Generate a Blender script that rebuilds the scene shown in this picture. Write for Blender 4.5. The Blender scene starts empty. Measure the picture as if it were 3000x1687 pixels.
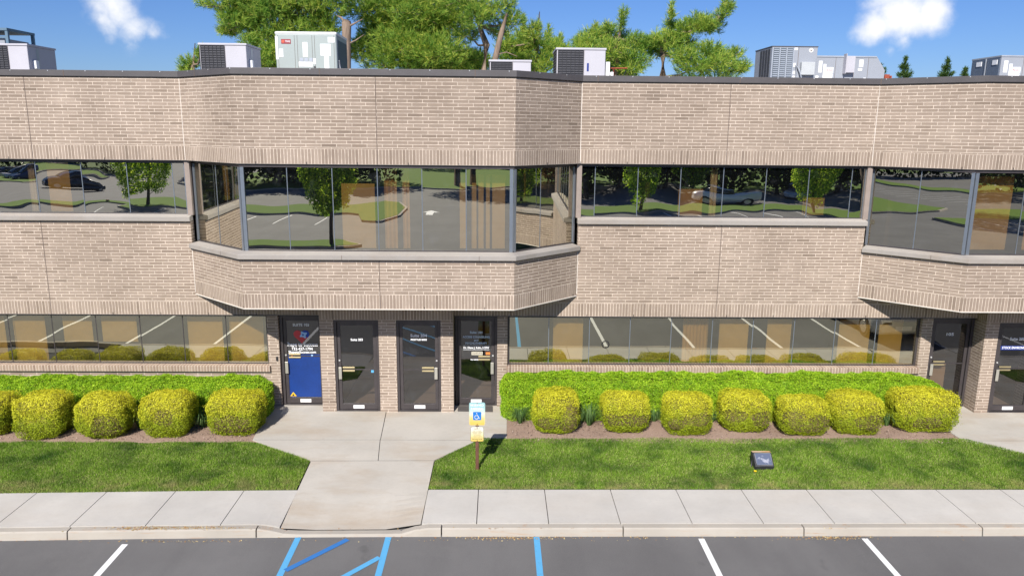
import bpy, bmesh, math, random
import numpy as np
from mathutils import Vector, Matrix
random.seed(7)
R = math.radians
sc = bpy.context.scene
col = sc.collection

# ---------------------------------------------------------------- camera
cam_d = bpy.data.cameras.new('camera')
cam = bpy.data.objects.new('camera', cam_d); col.objects.link(cam)
cam_d.sensor_width = 36.0; cam_d.lens = 36.0 * 2219.0 / 3000.0
cam_d.clip_start = 0.1; cam_d.clip_end = 3000
cam.matrix_world = Matrix.Translation((0, 0, 6.5185)) @ Matrix.Rotation(-0.0196, 4, 'Z') @ \
    Matrix.Rotation(math.pi / 2 - 0.2089, 4, 'X') @ Matrix.Rotation(0.0093, 4, 'Z')
sc.camera = cam

# ---------------------------------------------------------------- sun, sky, exposure
SUN_DIR = Vector((0.277, 1.0, -0.804)).normalized()          # the way the light travels
sd = bpy.data.lights.new('sun', 'SUN'); sd.energy = 5.0; sd.angle = R(0.5); sd.color = (1.0, 0.95, 0.87)
sun = bpy.data.objects.new('sun', sd); col.objects.link(sun)
sun.rotation_euler = SUN_DIR.to_track_quat('-Z', 'Y').to_euler(); sun.location = (-5, -20, 25)
w = bpy.data.worlds.new('World'); sc.world = w; w.use_nodes = True
nt = w.node_tree; N = nt.nodes; L = nt.links; N.clear()
sky = N.new('ShaderNodeTexSky'); sky.sky_type = 'NISHITA'; sky.sun_disc = False
sky.sun_elevation = math.atan2(0.804, 1.0377); sky.sun_rotation = math.atan2(-0.277, -1.0)
sky.air_density = 1.0; sky.dust_density = 0.3; sky.ozone_density = 3.0
hs = N.new('ShaderNodeHueSaturation'); hs.inputs['Saturation'].default_value = 1.1
tint = N.new('ShaderNodeMixRGB'); tint.blend_type = 'MULTIPLY'; tint.inputs['Fac'].default_value = 1; tint.inputs['Color2'].default_value = (.50, .645, 1.0, 1)
L.new(sky.outputs[0], hs.inputs['Color']); L.new(hs.outputs[0], tint.inputs['Color1'])
tc = N.new('ShaderNodeTexCoord')
def wmath(op, a, b=None, clamp=False):
    n = N.new('ShaderNodeMath'); n.operation = op; n.use_clamp = clamp
    for i, v in enumerate((a, b)):
        if v is None: continue
        if isinstance(v, (int, float)): n.inputs[i].default_value = v
        else: L.new(v, n.inputs[i])
    return n.outputs[0]
noi = N.new('ShaderNodeTexNoise'); noi.inputs['Scale'].default_value = 24; noi.inputs['Detail'].default_value = 7
noi.inputs['Roughness'].default_value = 0.58
L.new(tc.outputs['Generated'], noi.inputs['Vector'])
# small fair-weather clouds: (direction, radius, strength)
clouds = [((-.4300, .8950, .1300), .040, 1.35), ((-.4120, .9060, .1040), .028, .8), ((-.4400, .8917, .113), .030, 1.0),
          ((-.430, .890, .155), .050, 1.3), ((-.3950, .9140, .1000), .018, .7),
          ((.4520, .8830, .1290), .052, 1.7), ((.4290, .8960, .1170), .032, 1.4), ((.4760, .8720, .1290), .040, 1.5),
          ((.4563, .8839, .1000), .022, .95), ((.450, .880, .165), .07, 1.8), ((.4450, .8900, .0900), .014, .65)]
acc = None
for d, r, s in clouds:
    sub = N.new('ShaderNodeVectorMath'); sub.operation = 'DISTANCE'
    L.new(tc.outputs['Generated'], sub.inputs[0]); sub.inputs[1].default_value = d; r *= .88
    m = wmath('MULTIPLY', wmath('SUBTRACT', 1.0, wmath('DIVIDE', sub.outputs['Value'], r)), s)
    acc = m if acc is None else wmath('MAXIMUM', acc, m)
v = wmath('ADD', acc, wmath('MULTIPLY', wmath('SUBTRACT', noi.outputs['Fac'], 0.54), 2.2))
mr = N.new('ShaderNodeMapRange'); mr.interpolation_type = 'SMOOTHSTEP'
mr.inputs['From Min'].default_value = -0.05; mr.inputs['From Max'].default_value = 1.25
L.new(v, mr.inputs['Value'])
gate = wmath('GREATER_THAN', acc, -0.9)
fac = wmath('MULTIPLY', mr.outputs[0], gate)
mx = N.new('ShaderNodeMixRGB'); mx.inputs['Color2'].default_value = (9.8, 9.9, 10.2, 1)
L.new(fac, mx.inputs['Fac']); L.new(tint.outputs[0], mx.inputs['Color1'])
bg = N.new('ShaderNodeBackground'); bg.inputs['Strength'].default_value = 0.079
wo = N.new('ShaderNodeOutputWorld')
L.new(mx.outputs[0], bg.inputs['Color']); L.new(bg.outputs[0], wo.inputs['Surface'])
sc.view_settings.view_transform = 'Standard'; sc.view_settings.look = 'None'
sc.view_settings.exposure = 0.42; sc.view_settings.gamma = 1.0
sc.cycles.max_bounces = 8; sc.cycles.transparent_max_bounces = 12; sc.cycles.use_denoising = True
sc.cycles.sample_clamp_indirect = 6

# ---------------------------------------------------------------- helpers
def tag(o, label=None, cat=None, group=None, kind=None):
    if label: o['label'] = label
    if cat: o['category'] = cat
    if group: o['group'] = group
    if kind: o['kind'] = kind
    return o
def empty(name, loc, label, cat, group=None, rz=0):
    o = bpy.data.objects.new(name, None); col.objects.link(o); o.location = loc; o.rotation_euler.z = rz
    o.empty_display_size = .2
    return tag(o, label, cat, group)
def attach(o, parent):
    """keep world position while parenting (geometry given in world coordinates)"""
    o.parent = parent
    p = parent; M = Matrix.Identity(4)
    chain = []
    while p is not None: chain.append(p); p = p.parent
    for p in reversed(chain):
        M = M @ p.matrix_parent_inverse @ Matrix.LocRotScale(p.location, p.rotation_euler, p.scale)
    o.matrix_parent_inverse = M.inverted()
class MB:
    def __init__(s): s.v = []; s.f = []; s.uv = []; s.sm = []
    def face(s, pts, uv=None, smooth=False):
        b = len(s.v); s.v += [tuple(p) for p in pts]; s.f.append(tuple(range(b, b + len(pts))))
        s.uv.append(uv or [(p[0] + p[1], p[2]) for p in pts]); s.sm.append(smooth)
    def box(s, x0, x1, y0, y1, z0, z1):
        P = lambda x, y, z: (x, y, z)
        a, b, c, d = P(x0, y0, z0), P(x1, y0, z0), P(x1, y1, z0), P(x0, y1, z0)
        e, f, g, h = P(x0, y0, z1), P(x1, y0, z1), P(x1, y1, z1), P(x0, y1, z1)
        s.face([a, b, f, e], [(x0, z0), (x1, z0), (x1, z1), (x0, z1)])
        s.face([b, c, g, f], [(y0, z0), (y1, z0), (y1, z1), (y0, z1)])
        s.face([c, d, h, g], [(-x1, z0), (-x0, z0), (-x0, z1), (-x1, z1)])
        s.face([d, a, e, h], [(-y1, z0), (-y0, z0), (-y0, z1), (-y1, z1)])
        s.face([e, f, g, h], [(x0, y0), (x1, y0), (x1, y1), (x0, y1)])
        s.face([d, c, b, a], [(x0, y1), (x1, y1), (x1, y0), (x0, y0)])
        return s
    def prism(s, poly, z0, z1):
        n = len(poly)
        zf0 = z0 if callable(z0) else (lambda x, y: z0); zf1 = z1 if callable(z1) else (lambda x, y: z1)
        s.face([(x, y, zf1(x, y)) for x, y in poly], [(x, y) for x, y in poly])
        s.face([(x, y, zf0(x, y)) for x, y in reversed(poly)], [(x, y) for x, y in reversed(poly)])
        u = 0
        for i in range(n):
            (ax, ay), (bx, by) = poly[i], poly[(i + 1) % n]; l = math.hypot(bx - ax, by - ay)
            s.face([(ax, ay, zf0(ax, ay)), (bx, by, zf0(bx, by)), (bx, by, zf1(bx, by)), (ax, ay, zf1(ax, ay))],
                   [(u, zf0(ax, ay)), (u + l, zf0(bx, by)), (u + l, zf1(bx, by)), (u, zf1(ax, ay))]); u += l
        return s
    def tube(s, pts, rads, n=8, cap=True):
        pts = [Vector(p) for p in pts]
        if isinstance(rads, (int, float)): rads = [rads] * len(pts)
        rings = []
        up = Vector((0, 0, 1))
        for i, p in enumerate(pts):
            t = (pts[min(i + 1, len(pts) - 1)] - pts[max(i - 1, 0)]).normalized()
            a = t.cross(up)
            if a.length < 1e-3: a = t.cross(Vector((0, 1, 0)))
            a.normalize(); b = t.cross(a)
            base = len(s.v)
            for k in range(n):
                q = p + (a * math.cos(k * 2 * math.pi / n) + b * math.sin(k * 2 * math.pi / n)) * rads[i]
                s.v.append(tuple(q))
            rings.append(base)
        for i in range(len(pts) - 1):
            for k in range(n):
                a0, a1 = rings[i] + k, rings[i] + (k + 1) % n; b0, b1 = rings[i + 1] + k, rings[i + 1] + (k + 1) % n
                s.f.append((a0, b0, b1, a1)); s.uv.append([(k / n, i), (k / n, i + 1), ((k + 1) / n, i + 1), ((k + 1) / n, i)]); s.sm.append(True)
        if cap:
            for r0, rev in ((rings[0], True), (rings[-1], False)):
                f = tuple(range(r0, r0 + n)); f = f if not rev else f[::-1]
                s.f.append(f); s.uv.append([(0, 0)] * n); s.sm.append(False)
        return s
    def build(s, name, mat, parent=None, bevel=0, mtx=None):
        me = bpy.data.meshes.new(name); me.from_pydata(s.v, [], s.f); me.materials.append(mat)
        uvl = me.uv_layers.new(name='UVMap'); k = 0
        flat = [c for u in s.uv for c in u]
        uvl.data.foreach_set('uv', [x for c in flat for x in c])
        me.polygons.foreach_set('use_smooth', s.sm)
        me.update()
        if mtx is not None: me.transform(mtx)
        o = bpy.data.objects.new(name, me); col.objects.link(o)
        if parent is not None: attach(o, parent)
        if bevel:
            bm = bmesh.new(); bm.from_mesh(me); bmesh.ops.remove_doubles(bm, verts=bm.verts, dist=1e-5)
            bm.to_mesh(me); bm.free()
            m = o.modifiers.new('bevel', 'BEVEL'); m.width = bevel; m.segments = 2; m.limit_method = 'ANGLE'; m.angle_limit = R(40)
        return o
def split_build(mb, name, mat, parent=None, bevel=0):
    """one object per connected piece"""
    par = list(range(len(mb.f)))
    def find(a):
        while par[a] != a: par[a] = par[par[a]]; a = par[a]
        return a
    seen = {}
    for i, f in enumerate(mb.f):
        for k in f:
            key = tuple(round(c, 4) for c in mb.v[k])
            if key in seen: par[find(i)] = find(seen[key])
            else: seen[key] = i
    grp = {}
    for i in range(len(mb.f)): grp.setdefault(find(i), []).append(i)
    out = []
    for idx in grp.values():
        m = MB()
        for i in idx: m.face([mb.v[k] for k in mb.f[i]], mb.uv[i], mb.sm[i])
        out.append(m.build(name, mat, parent, bevel))
    return out
def offset_path(path, d):
    """offset a polyline; positive = to the left of travel (into the building when going +X)"""
    out = []
    P = [Vector(p) for p in path]
    nrm = [Vector((-(b - a).y, (b - a).x)).normalized() for a, b in zip(P, P[1:])]
    for i, p in enumerate(P):
        if i == 0: out.append(p + nrm[0] * d)
        elif i == len(P) - 1: out.append(p + nrm[-1] * d)
        else:
            m = (nrm[i - 1] + nrm[i]).normalized(); out.append(p + m * d / max(.3, m.dot(nrm[i])))
    return [tuple(q) for q in out]
def strip(mb, path, z0, z1, th, u0=0.0, back=True):
    """vertical wall strip following a path, outer face on the path, thickness th inward"""
    ins = offset_path(path, th); u = u0; n = len(path)
    for i in range(n - 1):
        (ax, ay), (bx, by) = path[i], path[i + 1]; (cx, cy), (dx, dy) = ins[i], ins[i + 1]
        l = math.hypot(bx - ax, by - ay)
        mb.face([(ax, ay, z0), (bx, by, z0), (bx, by, z1), (ax, ay, z1)], [(u, z0), (u + l, z0), (u + l, z1), (u, z1)])
        if back: mb.face([(dx, dy, z0), (cx, cy, z0), (cx, cy, z1), (dx, dy, z1)], [(u, z0), (u + l, z0), (u + l, z1), (u, z1)])
        mb.face([(cx, cy, z0), (dx, dy, z0), (bx, by, z0), (ax, ay, z0)], [(u, z0 + th), (u + l, z0 + th), (u + l, z0), (u, z0)])
        mb.face([(ax, ay, z1), (bx, by, z1), (dx, dy, z1), (cx, cy, z1)], [(u, z1), (u + l, z1), (u + l, z1 + th), (u, z1 + th)])
        u += l
    for i in (0, n - 1):
        (ax, ay), (cx, cy) = path[i], ins[i]
        q = [(cx, cy, z0), (ax, ay, z0), (ax, ay, z1), (cx, cy, z1)]
        mb.face(q if i == 0 else q[::-1], [(0, z0), (th, z0), (th, z1), (0, z1)] if i == 0 else [(th, z1), (0, z1), (0, z0), (th, z0)][::1])
    return mb
def sloped_sill(mb, path, z0, zf, zt, depth):
    """sill: upright front face z0..zf on the path, sloped top rising to zt at depth behind"""
    ins = offset_path(path, depth)
    for i in range(len(path) - 1):
        (ax, ay), (bx, by) = path[i], path[i + 1]; (cx, cy), (dx, dy) = ins[i], ins[i + 1]
        mb.face([(ax, ay, z0), (bx, by, z0), (bx, by, zf), (ax, ay, zf)])
        mb.face([(ax, ay, zf), (bx, by, zf), (dx, dy, zt), (cx, cy, zt)])
        mb.face([(cx, cy, z0), (dx, dy, z0), (bx, by, z0), (ax, ay, z0)])
        mb.face([(dx, dy, z0), (cx, cy, z0), (cx, cy, zt), (dx, dy, zt)])
    for i in (0, len(path) - 1):
        (ax, ay), (cx, cy) = path[i], ins[i]
        q = [(cx, cy, z0), (ax, ay, z0), (ax, ay, zf), (cx, cy, zt)]
        mb.face(q if i == 0 else q[::-1])
    return mb

# ---------------------------------------------------------------- materials
class NT:
    def __init__(s, name):
        s.m = bpy.data.materials.new(name); s.m.use_nodes = True; s.t = s.m.node_tree; s.t.nodes.clear()
        s.out = s.n('ShaderNodeOutputMaterial')
    def n(s, t, **k):
        n = s.t.nodes.new(t)
        for a, b in k.items(): setattr(n, a, b)
        return n
    def l(s, a, b): s.t.links.new(a, b)
    def math(s, op, a, b=None, c=None, clamp=False):
        n = s.n('ShaderNodeMath', operation=op, use_clamp=clamp)
        for i, v in enumerate((a, b, c)):
            if v is None: continue
            if isinstance(v, (int, float)): n.inputs[i].default_value = v
            else: s.l(v, n.inputs[i])
        return n.outputs[0]
    def noise(s, scale, detail=4, rough=.5, vec=None, stretch=None):
        n = s.n('ShaderNodeTexNoise'); n.inputs['Scale'].default_value = scale; n.inputs['Detail'].default_value = detail
        n.inputs['Roughness'].default_value = rough
        if vec is None: vec = s.n('ShaderNodeTexCoord').outputs['Object']
        if stretch:
            mp = s.n('ShaderNodeMapping'); mp.inputs['Scale'].default_value = stretch; s.l(vec, mp.inputs['Vector']); vec = mp.outputs[0]
        s.l(vec, n.inputs['Vector']); return n.outputs['Fac']
    def ramp(s, fac, stops, interp='LINEAR'):
        n = s.n('ShaderNodeValToRGB'); e = n.color_ramp.elements; n.color_ramp.interpolation = interp
        while len(e) < len(stops): e.new(.5)
        for i, (p, c) in enumerate(stops): e[i].position = p; e[i].color = (*c, 1)
        s.l(fac, n.inputs['Fac']); return n.outputs['Color']
    def mix(s, fac, a, b, typ='MIX'):
        n = s.n('ShaderNodeMixRGB', blend_type=typ)
        for i, v in zip(('Fac', 'Color1', 'Color2'), (fac, a, b)):
            if isinstance(v, (int, float)): n.inputs[i].default_value = v
            elif isinstance(v, tuple): n.inputs[i].default_value = (*v, 1)
            else: s.l(v, n.inputs[i])
        return n.outputs[0]
    def principled(s, color, rough=.8, metal=0, bump=None, bstr=.3, bdist=.01, spec=.5):
        p = s.n('ShaderNodeBsdfPrincipled')
        if isinstance(color, tuple): p.inputs['Base Color'].default_value = (*color, 1)
        else: s.l(color, p.inputs['Base Color'])
        if isinstance(rough, (int, float)): p.inputs['Roughness'].default_value = rough
        else: s.l(rough, p.inputs['Roughness'])
        p.inputs['Metallic'].default_value = metal; p.inputs['Specular IOR Level'].default_value = spec
        if bump is not None:
            b = s.n('ShaderNodeBump'); b.inputs['Strength'].default_value = bstr; b.inputs['Distance'].default_value = bdist
            s.l(bump, b.inputs['Height']); s.l(b.outputs[0], p.inputs['Normal'])
        s.l(p.outputs[0], s.out.inputs['Surface']); return p
def sc3(c, k): return tuple(min(1, x * k) for x in c)
def simple(name, c, rough=.6, metal=0, var=.12, scale=6, fine=60, bump=0.0, spec=.5):
    t = NT(name)
    a = t.noise(scale, 5, .6); b = t.noise(fine, 3, .5)
    k = t.math('ADD', t.math('MULTIPLY', a, .65), t.math('MULTIPLY', b, .35))
    cr = t.ramp(k, [(.3, sc3(c, 1 - var)), (.7, sc3(c, 1 + var))])
    t.principled(cr, rough, metal, b if bump else None, bump, .01, spec)
    return t.m

def brick_mat(name, bw, bh, mort, soldier=False, base=((.250, .196, .156), (.300, .240, .195)), mortar=(.63, .54, .455)):
    t = NT(name)
    uv = t.n('ShaderNodeUVMap').outputs[0]
    sx = t.n('ShaderNodeSeparateXYZ'); t.l(uv, sx.inputs[0]); U, V = sx.outputs[0], sx.outputs[1]
    if soldier:
        ru = t.math('DIVIDE', U, bw); cu = t.math('FLOOR', ru); fu = t.math('SUBTRACT', ru, cu)
        rv = t.math('DIVIDE', t.math('SUBTRACT', V, soldier), bh); cv = t.math('FLOOR', rv); fv = t.math('SUBTRACT', rv, cv)
    else:
        rv = t.math('DIVIDE', V, bh); cv = t.math('FLOOR', rv); fv = t.math('SUBTRACT', rv, cv)
        half = t.math('MULTIPLY', t.math('MODULO', t.math('ABSOLUTE', cv), 2.0), .42)
        wn0 = t.n('ShaderNodeTexWhiteNoise', noise_dimensions='1D'); t.l(cv, wn0.inputs['W'])
        sh = t.math('ADD', half, t.math('MULTIPLY', wn0.outputs['Value'], .16))
        ru = t.math('ADD', t.math('DIVIDE', U, bw), sh); cu = t.math('FLOOR', ru); fu = t.math('SUBTRACT', ru, cu)
    # distance to the cell edge in metres
    du = t.math('MULTIPLY', t.math('MINIMUM', fu, t.math('SUBTRACT', 1, fu)), bw)
    dv = t.math('MULTIPLY', t.math('MINIMUM', fv, t.math('SUBTRACT', 1, fv)), bh)
    d = t.math('MINIMUM', du, dv)
    wob = t.noise(45, 2, .5, uv)
    m = t.n('ShaderNodeMapRange'); t.l(t.math('ADD', d, t.math('MULTIPLY', t.math('SUBTRACT', wob, .5), .004)), m.inputs['Value'])
    m.inputs['From Min'].default_value = mort * .5 - .0015; m.inputs['From Max'].default_value = mort * .5 + .0015
    isb = m.outputs[0]
    cmb = t.n('ShaderNodeCombineXYZ'); t.l(cu, cmb.inputs[0]); t.l(cv, cmb.inputs[1])
    wn = t.n('ShaderNodeTexWhiteNoise', noise_dimensions='3D'); t.l(cmb.outputs[0], wn.inputs['Vector'])
    rnd = wn.outputs['Value']
    bcol = t.ramp(rnd, [(0, sc3(base[0], .82)), (.05, base[0]), (.20, tuple((a + b) / 2 for a, b in zip(*base))), (.7, base[1]), (1, sc3(base[1], 1.10))])
    fine = t.noise(160, 2, .6, uv); big = t.noise(.9, 4, .6, uv); med = t.noise(7, 4, .6, uv)
    bcol = t.mix(t.math('MULTIPLY', t.math('SUBTRACT', fine, .4), .5, clamp=True), bcol, sc3(base[1], 1.35))
    bcol = t.mix(t.math('MULTIPLY', t.math('SUBTRACT', big, .50, clamp=True), .9, clamp=True), bcol, tuple((a * .55 + b * .45) for a, b in zip(base[1], mortar)))
    mcol = t.ramp(med, [(.3, sc3(mortar, .72)), (.65, sc3(mortar, 1.08))])
    smear = t.math('MULTIPLY', t.math('SUBTRACT', t.noise(2.6, 6, .75, uv), .63, clamp=True), 1.7, clamp=True)
    bcol = t.mix(smear, bcol, sc3(mortar, .95))
    dark = t.math('MULTIPLY', t.math('SUBTRACT', t.noise(1.3, 5, .7, uv, (1, .35, 1)), .60, clamp=True), 1.0, clamp=True)
    cc = t.mix(isb, mcol, bcol)
    cc = t.mix(dark, cc, (.17, .13, .105))
    tone = t.ramp(t.noise(.45, 5, .7, uv, (1, .8, 1)), [(.32, (.82, .80, .78)), (.68, (1.10, 1.09, 1.08))])
    cc = t.mix(1.0, cc, tone, 'MULTIPLY')
    streak = t.math('MULTIPLY', t.math('SUBTRACT', t.noise(5.0, 4, .7, uv, (1, .06, 1)), .60, clamp=True), 1.5, clamp=True)
    cc = t.mix(streak, cc, sc3(mortar, .8))
    h = t.math('ADD', t.math('MULTIPLY', isb, 1.0), t.math('MULTIPLY', fine, .25))
    t.principled(cc, .88, 0, h, .45, .006, .3)
    return t.m
BW, BH, MO = .3048, .0677, .0118
M_brick = brick_mat('norman_brick', BW, BH, MO)
M_sold_up = brick_mat('soldier_brick_upper', .0677, .305, .012, soldier=5.756)
M_sold_bay = brick_mat('soldier_brick_bay', .0677, .305, .012, soldier=2.807)
M_sold_lo = brick_mat('soldier_brick_lower', .0677, .305, .012, soldier=2.317)
M_rowlock = brick_mat('rowlock_sill_brick', .0677, .30, .012, soldier=.985, base=((.24, .17, .135), (.32, .24, .19)))

def concrete(name, c, stain=(.42, .33, .23), amt=.5):
    t = NT(name)
    a = t.noise(.8, 6, .65); b = t.noise(14, 5, .6); f = t.noise(220, 2, .5)
    cr = t.ramp(a, [(.3, sc3(c, .88)), (.7, sc3(c, 1.08))])
    cr = t.mix(t.math('MULTIPLY', t.math('SUBTRACT', b, .5, clamp=True), .7), cr, sc3(c, .75))
    cr = t.mix(t.math('MULTIPLY', t.math('SUBTRACT', t.noise(.75, 5, .68, None, (.6, 1.5, 1)), .47, clamp=True), amt * 3.2, clamp=True), cr, stain)
    cr = t.mix(t.math('MULTIPLY', t.math('SUBTRACT', t.noise(3.5, 5, .8), .60, clamp=True), 1.6, clamp=True), cr, sc3(c, .62))
    cr = t.mix(t.math('MULTIPLY', f, .22), cr, sc3(c, .62))
    t.principled(cr, .9, 0, f, .12, .004, .25)
    return t.m
def kerb_mat():
    t = NT('kerb_concrete'); c = (.42, .385, .335)
    a = t.noise(.8, 6, .65); f = t.noise(220, 2, .5)
    cr = t.ramp(a, [(.3, sc3(c, .86)), (.7, sc3(c, 1.08))])
    r = t.math('MULTIPLY', t.math('SUBTRACT', t.noise(2.2, 6, .8, None, (.8, 1, 14)), .56, clamp=True), 4.5, clamp=True)
    cr = t.mix(r, cr, (.40, .20, .08)); cr = t.mix(t.math('MULTIPLY', f, .25), cr, sc3(c, .6))
    t.principled(cr, .9, 0, f, .15, .004, .25); return t.m
M_side = concrete('sidewalk_concrete', (.52, .50, .465), amt=.2)
M_walk = concrete('walkway_concrete', (.49, .46, .41), (.38, .29, .20), .8)
M_kerb = kerb_mat()
M_sill = concrete('cast_stone_sill', (.335, .31, .285), (.24, .18, .13), .6)
def asphalt():
    t = NT('asphalt')
    a = t.noise(.35, 5, .6); f = t.noise(260, 2, .7); s = t.noise(1.2, 4, .55, None, (1.0, .18, 1))
    cr = t.ramp(a, [(.3, (.105, .103, .104)), (.7, (.150, .148, .148))])
    cr = t.mix(t.math('MULTIPLY', t.math('SUBTRACT', s, .48, clamp=True), 2.0, clamp=True), cr, (.082, .081, .083))
    sp = t.ramp(f, [(.42, (0, 0, 0)), (.75, (1, 1, 1))])
    cr = t.mix(t.math('MULTIPLY', sp, .5), cr, (.26, .25, .24))
    spot = t.math('MULTIPLY', t.math('SUBTRACT', t.noise(2.2, 2, .4), .70, clamp=True), 6, clamp=True)
    cr = t.mix(t.math('MULTIPLY', spot, .6), cr, (.02, .02, .022))
    cr = t.mix(t.math('MULTIPLY', t.math('SUBTRACT', t.noise(.6, 6, .75), .55, clamp=True), 2.0, clamp=True), cr, (.19, .185, .18))
    t.principled(cr, .85, 0, f, .5, .006, .35)
    return t.m
M_asph = asphalt()
def paint(name, c):
    t = NT(name); f = t.noise(180, 3, .6); g = t.noise(9, 5, .7)
    wear = t.math('MULTIPLY', t.math('SUBTRACT', t.math('ADD', t.math('MULTIPLY', f, .5), t.math('MULTIPLY', g, .5)), .56, clamp=True), 5, clamp=True)
    t.principled(t.mix(wear, c, sc3(c, .45)), .7, 0, f, .3, .004, .3); return t.m
M_pwhite = paint('white_paint', (.80, .80, .79)); M_pblue = paint('light_blue_paint', (.10, .37, .64)); M_pblue2 = paint('faded_blue_paint', (.035, .17, .46))
def soil(name, c1, c2, scale=30, bstr=.8):
    t = NT(name); a = t.noise(scale, 5, .7); b = t.noise(1.2, 4, .6)
    cr = t.mix(b, t.ramp(a, [(.3, c1), (.7, c2)]), sc3(c2, .9)); t.principled(cr, .95, 0, a, bstr, .02, .2); return t.m
M_mulch = soil('mulch', (.15, .095, .07), (.42, .30, .235), 45)
M_lawn = soil('lawn_soil', (.04, .075, .015), (.13, .15, .04), 30)
M_turf = None
def leaf_mat(name, stops, transl=.35, patch=None, patch_scale=.9, rough=.55, extra=None):
    t = NT(name)
    g = t.n('ShaderNodeNewGeometry'); rnd = g.outputs['Random Per Island']
    c = t.ramp(rnd, stops)
    if patch is not None:
        n = t.noise(patch_scale, 4, .65)
        c = t.mix(t.math('MULTIPLY', t.math('SUBTRACT', n, .44, clamp=True), 4.0, clamp=True), c, patch, 'MULTIPLY')
    if extra: c = extra(t, c)
    p = t.n('ShaderNodeBsdfPrincipled'); p.inputs['Roughness'].default_value = rough; p.inputs['Specular IOR Level'].default_value = .25
    t.l(c, p.inputs['Base Color'])
    tr = t.n('ShaderNodeBsdfTranslucent'); t.l(c, tr.inputs['Color'])
    m = t.n('ShaderNodeMixShader'); m.inputs[0].default_value = transl; t.l(p.outputs[0], m.inputs[1]); t.l(tr.outputs[0], m.inputs[2])
    t.l(m.outputs[0], t.out.inputs['Surface']); return t.m
M_hedge = leaf_mat('hedge_leaves', [(0, (.15, .30, .012)), (.5, (.34, .55, .02)), (1, (.56, .74, .05))], .35, (.62, .74, .7), 3.0)
def height_tint(t, c):     # leaf colour by height: yellow near the top, darker and greener lower down
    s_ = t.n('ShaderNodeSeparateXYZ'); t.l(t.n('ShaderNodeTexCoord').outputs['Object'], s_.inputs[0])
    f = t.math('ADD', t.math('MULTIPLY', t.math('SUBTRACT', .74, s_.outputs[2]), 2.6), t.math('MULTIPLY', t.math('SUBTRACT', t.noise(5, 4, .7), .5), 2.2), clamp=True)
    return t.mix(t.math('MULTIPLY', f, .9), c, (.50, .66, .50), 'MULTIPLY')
def dry_edge(t, c):       # thin, dry turf along the sidewalk
    s_ = t.n('ShaderNodeSeparateXYZ'); t.l(t.n('ShaderNodeTexCoord').outputs['Object'], s_.inputs[0])
    f = t.math('MULTIPLY', t.math('SUBTRACT', 13.38, s_.outputs[1]), 2.6, clamp=True)
    f = t.math('MULTIPLY', f, t.math('MULTIPLY', t.math('SUBTRACT', t.noise(2.2, 5, .7), .44, clamp=True), 5, clamp=True))
    g_ = t.math('MULTIPLY', t.math('SUBTRACT', t.noise(1.1, 3, .6, None, (1, 1.5, 1)), .60, clamp=True), 3.0, clamp=True)
    return t.mix(t.math('MAXIMUM', t.math('MULTIPLY', f, .75), t.math('MULTIPLY', g_, .5)), c, (.50, .44, .20))
M_grass = leaf_mat('grass_blades', [(0, (.11, .21, .018)), (.40, (.22, .38, .035)), (.78, (.34, .52, .07)), (.90, (.48, .54, .17)), (1, (.62, .54, .30))], .4, (.24, .38, .32), 1.4, extra=dry_edge)
M_yellow = leaf_mat('golden_shrub_leaves', [(0, (.28, .27, .015)), (.35, (.52, .52, .025)), (.8, (.80, .77, .04)), (1, (.92, .88, .10))], .22, (.80, .78, .6), 3.2, extra=height_tint)
M_dead = leaf_mat('dead_twigs', [(0, (.09, .06, .035)), (.6, (.20, .13, .08)), (1, (.34, .23, .14))], .1)
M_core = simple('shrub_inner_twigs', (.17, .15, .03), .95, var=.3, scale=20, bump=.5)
M_clump = leaf_mat('grass_clump_blades', [(0, (.05, .11, .03)), (.6, (.10, .20, .05)), (1, (.22, .32, .10))], .3)
M_needle = leaf_mat('pine_needles', [(0, (.06, .15, .035)), (.35, (.24, .42, .06)), (.75, (.55, .69, .11)), (1, (.90, .82, .18))], .5, (.50, .70, .66), 1.0)
M_needle2 = leaf_mat('spruce_needles', [(0, (.03, .08, .02)), (.6, (.08, .16, .035)), (1, (.17, .24, .05))], .3)
M_broad = leaf_mat('maple_leaves', [(0, (.09, .18, .018)), (.6, (.30, .48, .04)), (1, (.66, .78, .09))], .72)
M_dark = leaf_mat('dark_wood_leaves', [(0, (.012, .026, .007)), (.7, (.03, .055, .013)), (1, (.07, .095, .02))], .25)
def bark(name, c):
    t = NT(name); a = t.noise(9, 6, .7, None, (1, 1, .25)); b = t.noise(60, 3, .6)
    t.principled(t.ramp(a, [(.3, sc3(c, .55)), (.7, sc3(c, 1.25))]), .9, 0, a, .8, .03, .2); return t.m
M_bark = bark('pine_bark', (.27, .20, .15)); M_bark2 = bark('dark_bark', (.10, .08, .065))
M_coping = simple('dark_metal_coping', (.085, .078, .08), .5, 0, .15, 3, 40, .1)
M_joint = simple('joint_sealant', (.13, .10, .085), .9)
M_cornerj = simple('pale_mortar_joint', (.60, .54, .48), .9, 0, .35, 3, 30)
M_frame = simple('bronze_aluminium', (.070, .061, .063), .42, .3, .2)
M_alum = simple('silver_mullion', (.30, .34, .40), .3, .7, .1)
M_trim = simple('pale_lintel', (.62, .58, .52), .6)
M_blackl = simple('black_lintel', (.02, .02, .022), .6)
M_screw = simple('screw_head', (.7, .7, .7), .3, .5)
M_tanj = simple('tan_jamb', (.27, .22, .19), .6)
M_white = simple('white_label', (.80, .80, .80), .5, 0, .04)
M_brass = simple('brass', (.50, .42, .24), .35, .6)
M_handle = simple('door_pull', (.50, .48, .42), .35, .5)
M_text = simple('white_lettering', (.92, .93, .96), .6, 0, .03)
M_textlb = simple('light_blue_lettering', (.62, .74, .85), .6, 0, .03)
M_int = simple('interior_wall', (.07, .06, .05), .9)
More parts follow.
